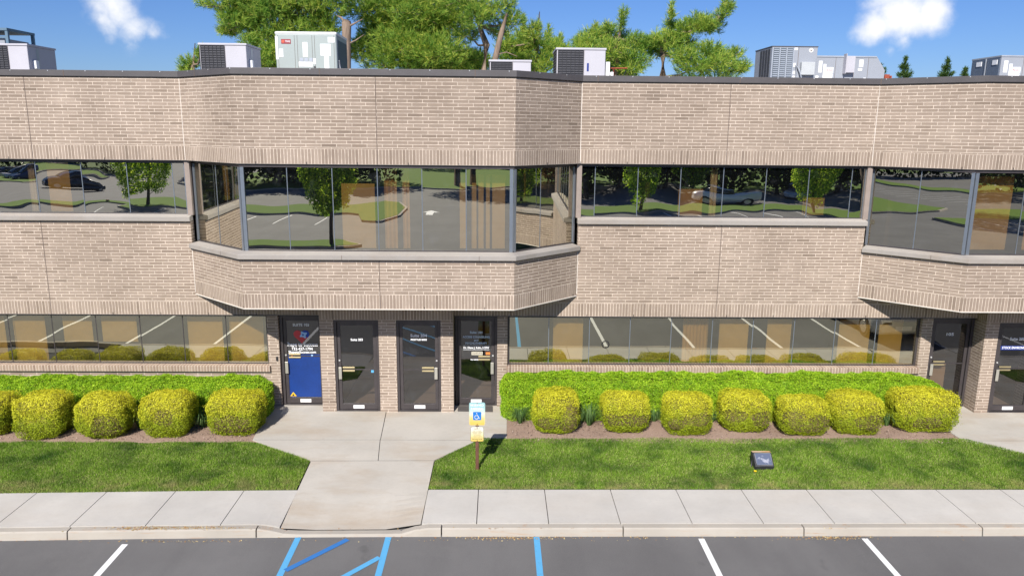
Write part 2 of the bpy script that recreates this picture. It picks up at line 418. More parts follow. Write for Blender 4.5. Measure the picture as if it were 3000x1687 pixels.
M_floor = simple('interior_carpet', (.04, .035, .03), .95)
M_blind = simple('tan_blind', (.74, .60, .31), .85, 0, .1)
M_blind2 = simple('tan_curtain', (.70, .53, .30), .85, 0, .15)
M_litfloor = simple('lit_floor_tone', (.50, .42, .34), .7)  # pale tone stands in for sunlight on the floor behind the doors
M_roof = simple('roof_membrane', (.30, .30, .30), .9)
def glass_mat(name, refl, tint, trans, wav=.012):
    t = NT(name)
    gl = t.n('ShaderNodeBsdfGlossy'); gl.inputs['Color'].default_value = (*tint, 1); gl.inputs['Roughness'].default_value = .0
    tr = t.n('ShaderNodeBsdfTransparent'); tr.inputs['Color'].default_value = (*trans, 1)
    n = t.noise(.9, 1.0, .4); b = t.n('ShaderNodeBump'); b.inputs['Strength'].default_value = 1.0; b.inputs['Distance'].default_value = wav
    t.l(n, b.inputs['Height']); t.l(b.outputs[0], gl.inputs['Normal'])
    lw = t.n('ShaderNodeLayerWeight'); lw.inputs['Blend'].default_value = .25
    f = t.math('ADD', refl, t.math('MULTIPLY', lw.outputs['Fresnel'], .45), clamp=True)
    m = t.n('ShaderNodeMixShader'); t.l(f, m.inputs[0]); t.l(tr.outputs[0], m.inputs[1]); t.l(gl.outputs[0], m.inputs[2])
    # dusty film on the outer face
    df = t.n('ShaderNodeBsdfDiffuse'); df.inputs['Color'].default_value = (.55, .6, .7, 1)
    dn = t.math('ADD', .004, t.math('MULTIPLY', t.math('SUBTRACT', t.noise(3.5, 5, .7), .55, clamp=True), .12))
    m2 = t.n('ShaderNodeMixShader'); t.l(dn, m2.inputs[0]); t.l(m.outputs[0], m2.inputs[1]); t.l(df.outputs[0], m2.inputs[2])
    t.l(m2.outputs[0], t.out.inputs['Surface']); return t.m
M_glass = glass_mat('reflective_glass', .62, (1.0, .97, .86), (.80, .66, .44), .007)
M_glassb = glass_mat('reflective_glass_bay', .60, (1.0, .97, .84), (.82, .68, .45), .0025)
M_glasslo = glass_mat('reflective_glass_bronze', .50, (.97, .95, .74), (.72, .62, .38), .003)
M_dglass = glass_mat('door_glass', .13, (.95, .95, .95), (.40, .36, .34), .003)

# ---------------------------------------------------------------- ground
def bend(x): return -0.0018 * x * x if x < 0 else 0.0
def gz(y): return max(0.0, min(0.14, (y - 12.88) * 0.04))
def struct(o): o['kind'] = 'structure'; return o
g = MB(); g.face([(-1500, -1500, -.22), (1500, -1500, -.22), (1500, 1500, -.22), (-1500, 1500, -.22)])
M_far = soil('far_ground', (.05, .09, .02), (.12, .17, .05), .5, .2)
struct(g.build('ground', M_far))
a = MB(); a.face([(-34, -50, -.14), (70, -50, -.14), (70, 11.95, -.14), (-34, 11.95, -.14)], None); a.face([(-95, -95, -.14), (-34, -95, -.14), (-34, 11.95, -.14), (-95, 11.95, -.14)], None)
struct(a.build('parking_lot', M_asph))
# painted lines
def pline(name, m, p, q, wd=.10, z=-.136):
    p = Vector(p); q = Vector(q); t = (q - p).normalized(); n = Vector((-t.y, t.x)) * wd / 2
    mb = MB(); mb.face([(*(p + n), z), (*(p - n), z), (*(q - n), z), (*(q + n), z)][::-1])
    o = mb.build(name, m)
    if o.data.polygons[0].normal.z < 0: o.data.flip_normals()
    return struct(o)
for x in (-22.5, -19.75, -17.0, -14.27, -11.52, -8.77, -6.01, 3.41, 6.15, 8.9, 11.35, 14.1, 16.85):
    pline('white_stall_line', M_pwhite, (x, 5.9), (x, 11.40 if x > 0 else 11.25))
for x in (-3.27, -1.785, .672): pline('blue_stall_line', M_pblue, (x, 5.9), (x, 11.46))
def hatch(y0, m, x0=-3.22, x1=-1.84, ytop=None):
    x1b = x1; y1 = y0 + (x1 - x0) * 1.153
    if ytop and y1 > ytop: x1b = x0 + (ytop - y0) / 1.153; y1 = ytop
    pline('hatch_line', m, (x0, y0), (x1b, y1), .10, -.132)
hatch(10.49, M_pblue2, ytop=11.385); hatch(9.26, M_pblue); hatch(8.03, M_pblue); hatch(6.8, M_pblue)
for x in range(-30, 30):
    xx = x * 2.6 + .25
    if xx < -12.0 or xx > 11: pline('far_stall_line', M_pwhite, (xx + .0, -25.4), (xx + .1, -20.4))

# kerb, sidewalk, walkways
ramps = [(-3.38 + k, -1.62 + k) for k in (-15.03, 0, 15.03)]
def kerb_top(x):
    d = 1.0
    for r0, r1 in ramps:
        if r0 <= x <= r1: d = 0.
        elif r0 - .58 < x < r0: d = min(d, (r0 - x) / .58)
        elif r1 < x < r1 + .42: d = min(d, (x - r1) / .42)
    d = d * d * (3 - 2 * d)
    return -.105 + .105 * d
kj = [-22.2, -19.16, -16.12, -13.1, -10.06, -7.01, -3.96, -.91, 2.12, 5.16, 8.19, 11.23, 14.27, 17.3]
mb = MB()
for x0, x1 in zip(kj, kj[1:]):
    x0 += .011; x1 -= .011; n = 14
    xs = [x0 + (x1 - x0) * i / n for i in range(n + 1)]
    ring = lambda x: [(x, 11.47 + bend(x), -.2), (x, 11.475 + bend(x), -.14), (x, 11.495 + bend(x), kerb_top(x) - .02), (x, 11.515 + bend(x), kerb_top(x)), (x, 11.635 + bend(x), kerb_top(x)), (x, 11.635 + bend(x), -.2)]
    for a0, a1 in zip(xs, xs[1:]):
        A, B = ring(a0), ring(a1)
        for i in range(5): mb.face([A[i], B[i], B[i + 1], A[i + 1]])
    mb.face(ring(x0)[::-1]); mb.face(ring(x1))
struct(mb.build('kerb', M_kerb))
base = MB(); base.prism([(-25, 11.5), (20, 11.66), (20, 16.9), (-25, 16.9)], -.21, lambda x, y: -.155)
struct(base.build('slab_bed', simple('dark_slab_base', (.05, .05, .055), .95)))  # dark asphalt base that shows through the slab gaps
mb = MB(); bl = []
def slab(mb, x0, x1, y0=11.664, y1=12.87, t=.07):
    g_ = .007
    xs_ = np.linspace(x0 + g_, x1 - g_, 9); ys_ = np.linspace(y0, y1, 9)
    zz = lambda x, y: kerb_top(x) * .9 * max(0, min(1, (12.75 - y) / 1.05))
    V3 = lambda x, y: (x, y + bend(x), zz(x, y))
    for a0, a1 in zip(xs_, xs_[1:]):
        for b0, b1 in zip(ys_, ys_[1:]): mb.face([V3(a0, b0), V3(a1, b0), V3(a1, b1), V3(a0, b1)], smooth=True)
        mb.face([(a0, y0 + bend(a0), -.2), (a1, y0 + bend(a1), -.2), V3(a1, y0), V3(a0, y0)]); mb.face([V3(a0, y1), V3(a1, y1), (a1, y1 + bend(a1), -.2), (a0, y1 + bend(a0), -.2)])
    for xx, fl in ((xs_[0], 1), (xs_[-1], -1)):
        for b0, b1 in zip(ys_, ys_[1:]):
            q = [V3(xx, b0), V3(xx, b1), (xx, b1 + bend(xx), -.2), (xx, b0 + bend(xx), -.2)]; mb.face(q[::fl])
for x in [-.33 + 1.215 * i for i in range(0, 9)]: slab(mb, x, x + 1.215)
slab(mb, -1.26, -.33)
slab(mb, 10.605, 11.33)
xs = [-3.62] + [-4.6 - 1.2275 * i for i in range(0, 6)]
for a1, a0 in zip(xs, xs[1:]): slab(mb, a0, a1)
slab(mb, -11.35, xs[-1]); 
for x in [13.8 + 1.22 * i for i in range(0, 5)]: slab(mb, x, x + 1.22)
for x in [-16.35 - 1.22 * i for i in range(1, 6)]: slab(mb, x, x + 1.22)
struct(mb.build('sidewalk', M_side))
def wz(x, y):     # walkway height: dips to the dropped kerb
    if y < 12.9: return kerb_top(x) * .9 * max(0, min(1, (12.75 - y) / 1.05))
    return gz(y) + .004
def walkway(k):
    mb = MB(); g_ = .007
    X = lambda x: x + k
    def grid(P, nx=6, ny=8):   # bilinear patch of a 4-gon with depth
        for i in range(nx):
            for j in range(ny):
                def pt(a, b):
                    p = (Vector(P[0]) * (1 - a) + Vector(P[1]) * a) * (1 - b) + (Vector(P[3]) * (1 - a) + Vector(P[2]) * a) * b
                    return (p.x, p.y, wz(p.x, p.y))
                a0, a1, b0, b1 = i / nx, (i + 1) / nx, j / ny, (j + 1) / ny
                mb.face([pt(a0, b0), pt(a1, b0), pt(a1, b1), pt(a0, b1)])
    bb = bend(-2.5) 
    grid([(X(-3.604), 11.613 + (bend(-3.59 + k) - bend(-3.59))), (X(-1.27), 11.639 + (bend(-1.27 + k) - bend(-1.27))), (X(-1.24), 14.0), (X(-3.66), 13.98)], 4, 14)
    grid([(X(-3.68), 13.99), (X(-2.35), 14.00), (X(-2.45), 14.93), (X(-5.10), 14.92)], 2, 2)
    grid([(X(-2.338), 14.00), (X(-1.24), 14.01), (X(-.41), 14.91), (X(-2.438), 14.93)], 2, 2)
    grid([(X(-5.10), 14.927), (X(-2.445), 14.937), (X(-2.56), 16.86), (X(-5.27), 16.86)], 2, 4)
    grid([(X(-2.433), 14.937), (X(-.41), 14.917), (X(.21), 15.06), (X(.21), 16.86)], 2, 4) if False else None
    mb.face([(X(-2.433), 14.937, wz(0, 14.937)), (X(-.41), 14.917, wz(0, 14.917)), (X(.21), 15.06, wz(0, 15.06)), (X(.235), 16.86, wz(0, 16.86)), (X(-2.548), 16.86, wz(0, 16.86))])
    # slab edge
    edge = [(-3.59, 11.65), (-3.66, 13.98), (-5.10, 14.92), (-5.27, 16.86)]
    for P in (edge, [(.235, 16.86), (.21, 15.06), (-.41, 14.917), (-1.24, 14.0), (-1.27, 11.65)]):
        for (ax, ay), (bx, by) in zip(P, P[1:]):
            mb.face([(X(ax), ay, wz(ax, ay)), (X(ax), ay, -.2), (X(bx), by, -.2), (X(bx), by, wz(bx, by))])
    return struct(mb.build('walkway', M_walk))
for k in (-15.03, 0, 15.03): walkway(k)

# lawns, planting beds
def front_edge(xs, y0, amp, seed):
    rr = random.Random(seed); return [(x, y0 + rr.uniform(-amp, amp)) for x in xs]
lawn_polys = []
def lawn(x0, x1, xr0, xr1, ytop, seed, lf=True, rf=True):
    """x0,x1 front corners, xr0,xr1 rear corners"""
    rear = front_edge(np.linspace(xr1, xr0, 26), ytop, .035, seed)
    P = [(x0, 12.885 + bend(x0)), (x1, 12.885 + bend(x1))]
    if rf is True: P += [(x1 - .02, 13.98)]
    P += rear
    if lf is True: P += [(x0 + .02, 14.0)]
    lawn_polys.append(P)
    mb = MB(); mb.face([(x, y, gz(y) - .004) for x, y in P], [(x, y) for x, y in P])
    return struct(mb.build('lawn', M_lawn))
lawn(-11.6, -3.66, -11.6, -4.95, 14.80, 1, lf=False)
lawn(-1.24, 11.33, -.30, 10.0, 14.99, 2)
lawn(13.8, 20, 14.6, 20, 14.95, 3, rf=False)
lawn(-20, -18.7, -20, -19.9, 14.8, 4, lf=False)
bed = MB()
for x0, x1 in ((-14.85, -4.98), (.20, 10.02), (15.2, 20)):
    ya = 14.72
    n = 40
    for i in range(n):
        a0, a1 = x0 + (x1 - x0) * i / n, x0 + (x1 - x0) * (i + 1) / n
        for j in range(6):
            b0, b1 = ya + (16.86 - ya) * j / 6, ya + (16.86 - ya) * (j + 1) / 6
            hh = lambda x, y: gz(y) - .012 + (.035 * math.sin(x * 3.1 + 1) * math.sin(y * 2.3) + .03) * (1 if y > 14.9 and x0 + .5 < x < x1 - .6 else 0)
            bed.face([(a0, b0, hh(a0, b0)), (a1, b0, hh(a1, b0)), (a1, b1, hh(a1, b1)), (a0, b1, hh(a0, b1))], smooth=True)
struct(bed.build('planting_bed', M_mulch))

# fast mesh of loose quads / triangles
def loose_mesh(name, V, mat, parent=None, k=4, local=False):
    V = np.asarray(V, dtype=np.float32).reshape(-1, 3)
    if local: V = V - np.array(tuple(parent.location), dtype=np.float32)
    nv = len(V); nf = nv // k
    me = bpy.data.meshes.new(name); me.vertices.add(nv); me.vertices.foreach_set('co', V.ravel())
    me.loops.add(nv); me.loops.foreach_set('vertex_index', np.arange(nv, dtype=np.int32))
    me.polygons.add(nf); me.polygons.foreach_set('loop_start', np.arange(0, nv, k, dtype=np.int32))
    try: me.polygons.foreach_set('loop_total', np.full(nf, k, dtype=np.int32))
    except Exception: pass
    me.materials.append(mat); me.update(calc_edges=True)
    o = bpy.data.objects.new(name, me); col.objects.link(o)
    if local: o.parent = parent
    elif parent is not None: attach(o, parent)
    return o
rng = np.random.default_rng(11)
def unit(v): return v / np.maximum(1e-9, np.linalg.norm(v, axis=-1, keepdims=True))
def leaves(P, Nn, size, bias=1.0, aspect=.6):
    n = len(P); d = unit(Nn * bias + rng.normal(size=(n, 3)))
    t = unit(np.cross(d, rng.normal(size=(n, 3)))); b = np.cross(d, t)
    s = size * rng.uniform(.6, 1.3, (n, 1))
    return np.stack([P - t * s, P - b * s * aspect, P + t * s, P + b * s * aspect], 1)
def inpoly(P, pts):
    x, y = pts[:, 0], pts[:, 1]; c = np.zeros(len(pts), bool); n = len(P)
    for i in range(n):
        (x1, y1), (x2, y2) = P[i], P[(i + 1) % n]
        if y1 == y2: continue
        m = ((y1 > y) != (y2 > y)) & (x < (x2 - x1) * (y - y1) / (y2 - y1) + x1); c ^= m
    return c
def grass_field(polys, dens, h, wd, z0=None, margin=.03):
    out = []
    for P in polys:
        A = np.array(P); lo, hi = A.min(0) - margin, A.max(0) + margin
        n = int(dens * (hi[0] - lo[0]) * (hi[1] - lo[1])); q = rng.uniform(lo, hi, (n, 2))
        ok = inpoly(P, q); q = q[ok]; n = len(q)
        z = np.clip((q[:, 1] - 12.88) * .04, 0, .14) if z0 is None else np.full(n, z0)
        base = np.column_stack([q, z]); hh = h * rng.uniform(.5, 1.25, n)
        # patchy height
        hh *= .8 + .35 * np.sin(q[:, 0] * 2.1 + np.sin(q[:, 1] * 3) * 2) * np.sin(q[:, 1] * 4 + q[:, 0])
        ang = rng.uniform(0, 2 * np.pi, n); dx = np.column_stack([np.cos(ang), np.sin(ang), np.zeros(n)]) * wd / 2
        lean = np.column_stack([rng.normal(0, .45, n), rng.normal(0, .45, n), np.ones(n)]); tip = base + unit(lean) * hh[:, None]
        out.append(np.stack([base - dx, base + dx, tip], 1))
    return np.concatenate(out)
gr = loose_mesh('grass', grass_field(lawn_polys, 8500, .055, .010), M_grass, k=3)
tag(gr, 'short mown grass growing over the lawns beside the sidewalk', 'grass', kind='stuff')

# ---------------------------------------------------------------- office building
YR, YL, YU, YP = 16.74, 15.34, 15.49, 16.40
bld = empty('office_building', (0, 16.9, 0), 'two-storey tan brick office building with angled window bays', 'building')
def bpart(mb, name, m, bevel=0, parent=None): return mb.build(name, m, parent or bld, bevel)
def path(yf):
    return [(-21.8, yf), (-14.69, yf), (-13.24, YR), (-6.77, YR), (-5.24, yf), (.344, yf), (1.79, YR), (8.23, YR), (9.78, yf), (15.38, yf), (16.82, YR), (22, YR)]
PU, PL = path(YU), path(YL)
# upper wall band
mb = MB(); strip(mb, PU, 6.061, 7.50, .22); bpart(mb, 'upper_wall', M_brick)
mb = MB(); strip(mb, PU, 5.756, 6.061, .22); bpart(mb, 'upper_soldier_course', M_sold_up)
# coping: a folded metal cap, overlapping the wall top
cp = offset_path(PU, -.035)
mb = MB(); strip(mb, cp, 7.488, 7.612, .30); bpart(mb, 'coping', M_coping, .004)
mb = MB(); strip(mb, offset_path(PU, -.022), 7.476, 7.4875, .03); bpart(mb, 'coping_drip', M_blackl)
mb = MB()
sj, ss = MB(), MB()
def along(P, step, start=0.0):
    d = start
    for (ax, ay), (bx, by) in zip(P, P[1:]):
        l = math.hypot(bx - ax, by - ay)
        while d < l:
            t = d / l; yield (ax + (bx - ax) * t, ay + (by - ay) * t, (bx - ax) / l, (by - ay) / l); d += step
        d -= l
def plate(mb, x, y, tx, ty, hw, z0, z1, out):
    nx, ny = ty, -tx
    a = (x - tx * hw + nx * out, y - ty * hw + ny * out); b = (x + tx * hw + nx * out, y + ty * hw + ny * out)
    c = (x + tx * hw, y + ty * hw); d = (x - tx * hw, y - ty * hw)
    mb.prism([a, b, c, d], z0, z1)
for x, y, tx, ty in along(cp, 3.05, .9): plate(sj, x, y, tx, ty, .008, 7.486, 7.616, .003)
for x, y, tx, ty in along(cp, .78, .3): plate(ss, x, y, tx, ty, .009, 7.585, 7.603, .006)
split_build(sj, 'coping_joint', M_joint, bld); split_build(ss, 'coping_screw', M_screw, bld)
# spandrels of the recessed bays, and the wall behind the projecting bays
recs = [(-13.24, -6.77), (1.79, 8.23), (16.82, 22)]
for x0, x1 in recs: mb = MB(); strip(mb, [(x0, YR), (x1, YR)], 2.622, 4.43, .2, u0=x0); bpart(mb, 'recessed_spandrel', M_brick)
for x0, x1 in ((-21.8, -13.24), (-6.77, 1.79), (8.23, 16.82)): mb = MB(); strip(mb, [(x0, YR), (x1, YR)], 2.622, 2.95, .2, u0=x0); bpart(mb, 'wall_behind_bay', M_brick)
ms = MB(); strip(ms, [(-21.8, YR), (22, YR)], 2.317, 2.622, .2, u0=-21.8)
bpart(ms, 'lower_soldier_course', M_sold_lo)
# projecting bays
bays = [PL[0:3], PL[3:7], PL[7:11]]
m_soff = simple('soffit', (.35, .32, .29), .8)
for P in bays:
    mb, ms, mt, so = MB(), MB(), MB(), MB()
    P2 = list(P)
    strip(mb, P2, 3.112, 3.84, .2); strip(ms, P2, 2.807, 3.112, .2)
    strip(mt, offset_path(P2, -.012), 2.788, 2.806, .09)
    Q = offset_path(P2, .205); so.prism(Q + [(Q[-1][0], YR - .003), (Q[0][0], YR - .003)], 2.815, 2.835)
    bpart(mb, 'bay_spandrel', M_brick); bpart(ms, 'bay_soldier_course', M_sold_bay); bpart(mt, 'bay_lintel_edge', M_trim)
    bpart(so, 'bay_soffit', m_soff)
# lintels (dark angle) under soldier courses
mb = MB(); strip(mb, offset_path(PU, -.008), 5.742, 5.7545, .12)
strip(mb, [(-21.8, YR - .008), (22, YR - .008)], 2.302, 2.3155, .12); bpart(mb, 'steel_lintel', M_blackl)
# weep marks at the foot of soldier courses
mb = MB()
for x, y, tx, ty in along(PU, 1.02, .5): plate(mb, x, y, tx, ty, .006, 5.758, 5.80, .004)
for x, y, tx, ty in along([(-21.8, YR), (22, YR)], 1.07, .3): plate(mb, x, y, tx, ty, .006, 2.319, 2.365, .004)
for P in bays:
    for x, y, tx, ty in along(P, 1.25, .8): plate(mb, x, y, tx, ty, .006, 2.81, 2.85, .004)
bpart(mb, 'weep_hole', M_blackl)
# expansion joints
mb = MB()
for k in (-15.03, 0, 15.03):
    for x in (5.0 + k,):
        plate(mb, x, YR, 1, 0, .007, 5.76, 7.486, .0025); plate(mb, x, YR, 1, 0, .007, 2.32, 4.428, .0025)
    plate(mb, -2.43 + k, YU, 1, 0, .007, 5.76, 7.486, .0025); plate(mb, -2.43 + k, YL, 1, 0, .007, 2.81, 3.838, .0025)
split_build(mb, 'expansion_joint', M_joint, bld)
for xc, z_ in ((-6.77, 0), (1.79, 0), (8.23, 0)):
    mb = MB(); plate(mb, xc, YR, 1, 0, .011, 5.76, 7.486, .003); bpart(mb, 'corner_joint', M_cornerj)
    mb = MB(); plate(mb, xc, YR, 1, 0, .013, 2.84, 3.84, .003); bpart(mb, 'corner_joint', M_cornerj)
# cast stone sills
for x0, x1 in recs: mb = MB(); sloped_sill(mb, [(x0 - .02, YR - .075), (x1 + .02, YR - .075)], 4.432, 4.535, 4.585, .20); bpart(mb, 'recess_sill', M_sill, .01)
mj = MB()
for P in bays:
    mb = MB()
    Q = offset_path(P, -.08)
    Q = list(Q)
    sloped_sill(mb, Q, 3.842, 3.942, 3.985, .27); bpart(mb, 'bay_sill', M_sill, .01)
    for x, y, tx, ty in along(Q, 2.8, 1.4): plate(mj, x, y, tx, ty, .005, 3.846, 3.938, .002)
split_build(mj, 'sill_joint', M_joint, bld)

# lower walls
def fac(mb, x0, x1, z0, z1, y=YR, th=.3): strip(mb, [(x0, y), (x1, y)], z0, z1, th, u0=x0)
for k in (-15.03, 0, 15.03):
    X = lambda x: x + k
    mb = MB(); fac(mb, X(.235), min(22, X(9.80)), -.1, .985); bpart(mb, 'window_base_wall', M_brick)
    for a_, b_ in ((0, .235), (9.80, 10.05))[:1 if k > 0 else 2]: mb = MB(); fac(mb, X(a_), X(b_), -.1, 2.315); bpart(mb, 'brick_pier', M_brick)
    mr_ = MB(); mr_.box(X(.215), min(22, X(9.83)), YR - .07, YR + .12, .987, 1.135); bpart(mr_, 'brick_sill', M_rowlock, .012)
mb = MB(); fac(mb, -21.8, -18.99, -.1, 2.315); bpart(mb, 'brick_pier', M_brick)
# projecting entrance blocks
for k in (-15.03, 0, 15.03):
    X = lambda x: x + k
    ms = MB()
    for x0, x1 in ((-3.964, -3.655), (-2.655, -2.262), (-1.268, -.986)): mb = MB(); mb.box(X(x0), X(x1), YP, YR + .25, -.1, 2.296); bpart(mb, 'entrance_pier', M_brick)
    mb = MB()
    ms.face([(X(-3.964), YP, 2.297), (X(-.986), YP, 2.297), (X(-.986), YP, 2.602), (X(-3.964), YP, 2.602)], [(0, 2.317), (2.978, 2.317), (2.978, 2.621), (0, 2.621)])
    ms.face([(X(-3.964), YR - .002, 2.297), (X(-3.964), YP, 2.297), (X(-3.964), YP, 2.602), (X(-3.964), YR - .002, 2.602)], [(0, 2.317), (.34, 2.317), (.34, 2.621), (0, 2.621)])
    ms.face([(X(-.986), YP, 2.297), (X(-.986), YR - .002, 2.297), (X(-.986), YR - .002, 2.602), (X(-.986), YP, 2.602)], [(0, 2.317), (.34, 2.317), (.34, 2.621), (0, 2.621)])
    ms.face([(X(-3.964), YR, 2.297), (X(-.986), YR, 2.297), (X(-.986), YP, 2.297), (X(-3.964), YP, 2.297)])
    mb.box(X(-3.964), X(-.986), YP, YR - .002, 2.603, 2.813)
    bpart(mb, 'entrance_header', M_brick); bpart(ms, 'entrance_soldier_course', M_sold_lo)
# interior: slabs, walls, ceilings, roof
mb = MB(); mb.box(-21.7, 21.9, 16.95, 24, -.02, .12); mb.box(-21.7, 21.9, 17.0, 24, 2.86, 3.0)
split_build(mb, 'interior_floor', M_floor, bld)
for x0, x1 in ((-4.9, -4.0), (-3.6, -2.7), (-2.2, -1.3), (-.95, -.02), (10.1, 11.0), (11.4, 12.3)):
    mb = MB(); mb.box(x0, x1, 17.0, 18.9, .121, .128); bpart(mb, 'lit_entry_floor', M_litfloor)  # added slabs, kept pale to look like sunlit floor through the door glass
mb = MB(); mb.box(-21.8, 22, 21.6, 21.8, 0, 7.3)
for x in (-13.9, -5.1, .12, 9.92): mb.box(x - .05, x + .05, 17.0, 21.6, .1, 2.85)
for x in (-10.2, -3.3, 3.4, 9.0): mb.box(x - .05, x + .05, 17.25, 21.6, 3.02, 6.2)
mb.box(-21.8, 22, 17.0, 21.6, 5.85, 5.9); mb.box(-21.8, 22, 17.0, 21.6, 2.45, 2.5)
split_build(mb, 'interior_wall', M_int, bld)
for P in bays:
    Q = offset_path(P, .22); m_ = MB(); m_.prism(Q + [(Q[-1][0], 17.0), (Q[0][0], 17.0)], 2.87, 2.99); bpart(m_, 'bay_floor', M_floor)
mb = MB(); mb.box(-21.8, 22, 17.0, 34, 7.2, 7.3)
for P in bays:
    Q = offset_path(P, .25)
    mb.prism(Q + [(Q[-1][0], 17.0), (Q[0][0], 17.0)], 7.2, 7.3)
bpart(mb, 'roof', M_roof)
mb = MB(); mb.box(-22.0, -21.8, 17, 34, -.1, 7.5); mb.box(22, 22.2, 17, 34, -.1, 7.5); mb.box(-22, 22.2, 34, 34.2, -.1, 7.5); split_build(mb, 'rear_wall', M_brick, bld)

def window(P, z0, z1, joints, glassm, posts=(), jambs=(True, True), thin=M_alum, head=.055, name='ribbon_window', lean=.0025, blinds=()):
    """P: glass line polyline; joints: distances along it"""
    fr = MB()
    strip(fr, offset_path(P, -.025), z1 - head, z1, .07); strip(fr, offset_path(P, -.02), z0, z0 + .022, .06)
    ls = [math.hypot(b[0] - a[0], b[1] - a[1]) for a, b in zip(P, P[1:])]; tot = sum(ls)
    def at(d):
        for (a, b), l in zip(zip(P, P[1:]), ls):
            if d <= l + 1e-6: t = d / l; return (a[0] + (b[0] - a[0]) * t, a[1] + (b[1] - a[1]) * t, (b[0] - a[0]) / l, (b[1] - a[1]) / l)
            d -= l
        a, b = P[-2:]; l = ls[-1]; return (b[0], b[1], (b[0] - a[0]) / l, (b[1] - a[1]) / l)
    o = fr.build(name, M_frame, bld)
    ml = MB()
    for j in joints:
        x, y, tx, ty = at(j); plate(ml, x, y, tx, ty, .008, z0 + .02, z1 - head, .006)
    if joints: split_build(ml, 'mullion', thin, o)
    pm = MB()
    for d, wd in posts:
        x, y, tx, ty = at(d); plate(pm, x, y, tx, ty, wd / 2, z0 + .0, z1 - head + .01, .022)
    if posts: split_build(pm, 'corner_post', M_alum, o)
    corners = []; c = 0
    for l in ls[:-1]: c += l; corners.append(c)
    cuts = sorted(set([0, tot] + list(joints) + corners))
    for a, b in zip(cuts, cuts[1:]):
        if b - a < .02: continue
        xa, ya, tx, ty = at(a + 1e-4); xb, yb, _, _ = at(b - 1e-4)
        nx, ny = ty, -tx
        e = [random.uniform(-lean, lean) for _ in range(3)]; e.append(e[0] + e[2] - e[1])
        q = [(xa + nx * e[0], ya + ny * e[0], z0), (xb + nx * e[1], yb + ny * e[1], z0), (xb + nx * e[2], yb + ny * e[2], z1), (xa + nx * e[3], ya + ny * e[3], z1)]
        pn = MB(); pn.face(q); pn.build('pane', glassm, o)
    return o
def blind(o, x0, x1, y, z0, z1, m, wavy=False):
    mb = MB()
    if not wavy: mb.box(x0, x1, y, y + .012, z0, z1)
    else:
        n = max(4, int((x1 - x0) / .04))
        pts = [(x0 + (x1 - x0) * i / n, y + (.02 if i % 2 else -.02)) for i in range(n + 1)]
        strip(mb, pts, z0, z1, .004)
    return mb.build('blind' if not wavy else 'curtain', m, o)
GR, GB = 16.86, 15.54
# upper recessed windows
for k in (-15.03, 0, 15.03):
    x0, x1 = 1.79 + k, 8.22 + k
    if k < 0: js = [-12.1, -11.08, -10.078, -9.095, -8.11, -7.123]
    else: js = [x + k for x in (2.147, 3.098, 4.049, 5.0, 5.957, 6.912, 7.873)]
    if k > 0: x1 = 22; js = [17.1, 18.05, 19.0, 20, 21]
    o = window([(x0, GR), (x1, GR)], 4.575, 5.742, [j - x0 for j in js], M_glass, posts=[(.03, .05), (x1 - x0 - .03, .05)])
    if k < 0:
        blind(o, -9.93, -9.45, 17.02, 4.6, 5.7, M_blind); blind(o, -10.32, -10.19, 17.0, 4.6, 5.7, M_white, True); blind(o, -12.6, -11.2, 17.02, 4.6, 5.7, M_blind2, True)
    elif k == 0:
        blind(o, 4.05, 4.6, 17.0, 4.6, 5.2, M_blind2); blind(o, 4.75, 4.9, 17.0, 4.6, 5.7, M_white, True)
        blind(o, 7.0, 7.5, 17.3, 4.6, 5.0, M_blind)
for xj in (-13.24, -6.77, 1.79, 8.23, 16.82):
    s_ = 1 if xj in (-6.77, 8.23) else -1
    a_, b_ = sorted((xj - s_ * .055, xj + s_ * .055)); mb = MB(); mb.box(a_, b_, 16.775, 16.93, 4.56, 5.741); mb.build('window_jamb', M_tanj, bld, .004)
# upper bay windows
def bay_path(k):
    return [(-6.69 + k, 16.90), (-5.21 + k, GB), (.315 + k, GB), (1.71 + k, 16.90)]
for k in (-15.03, 0, 15.03):
    P = bay_path(k); l1 = math.hypot(1.48, 1.36); l2 = 5.525; l3 = math.hypot(1.395, 1.36)
    if k: P = [(-6.69 + k, 16.90), (-5.25 + k, GB), (.315 + k, GB), (1.71 + k, 16.90)]
    mid = [l1 + (x + 5.21) for x in (-4.273, -3.362, -2.451, -1.547, -.65)]
    if k > 0: mid = [l1 + .06 + (x + 5.21) for x in (-4.20, -3.362, -2.451, -1.547, -.65)]
    js = [l1 * .5] + mid + [l1 + l2 + l3 * .42]
    o = window(P, 3.985, 5.742, js, M_glassb, posts=[(l1 - .035, .06), (l1 + .04, .07), (l1 + l2 - .04, .07), (l1 + l2 + .035, .06), (.03, .05), (l1 + l2 + l3 - .03, .05)], thin=M_alum)
    yb = 15.85
    if k == 0:
        blind(o, -3.25, -2.56, yb, 4.0, 5.35, M_blind); blind(o, -2.36, -2.1, yb, 4.0, 5.7, M_blind2, True); blind(o, -1.98, -1.84, yb, 4.0, 5.7, M_blind2, True)
        for x0, x1 in ((-.8, -.66), (-.56, -.45), (-.41, -.3), (-.25, -.17), (-.12, .15)): blind(o, x0, x1, yb + .05, 4.0, 5.55, M_blind)
        mbx = MB(); mbx.box(.95, 1.4, 17.0, 17.03, 4.3, 5.5); mbx.build('blind', M_blind, o)
    if k > 0:
        blind(o, 10.05, 10.85, yb, 4.05, 5.6, M_blind); blind(o, 11.2, 12.4, yb, 4.05, 5.6, M_blind2, True)
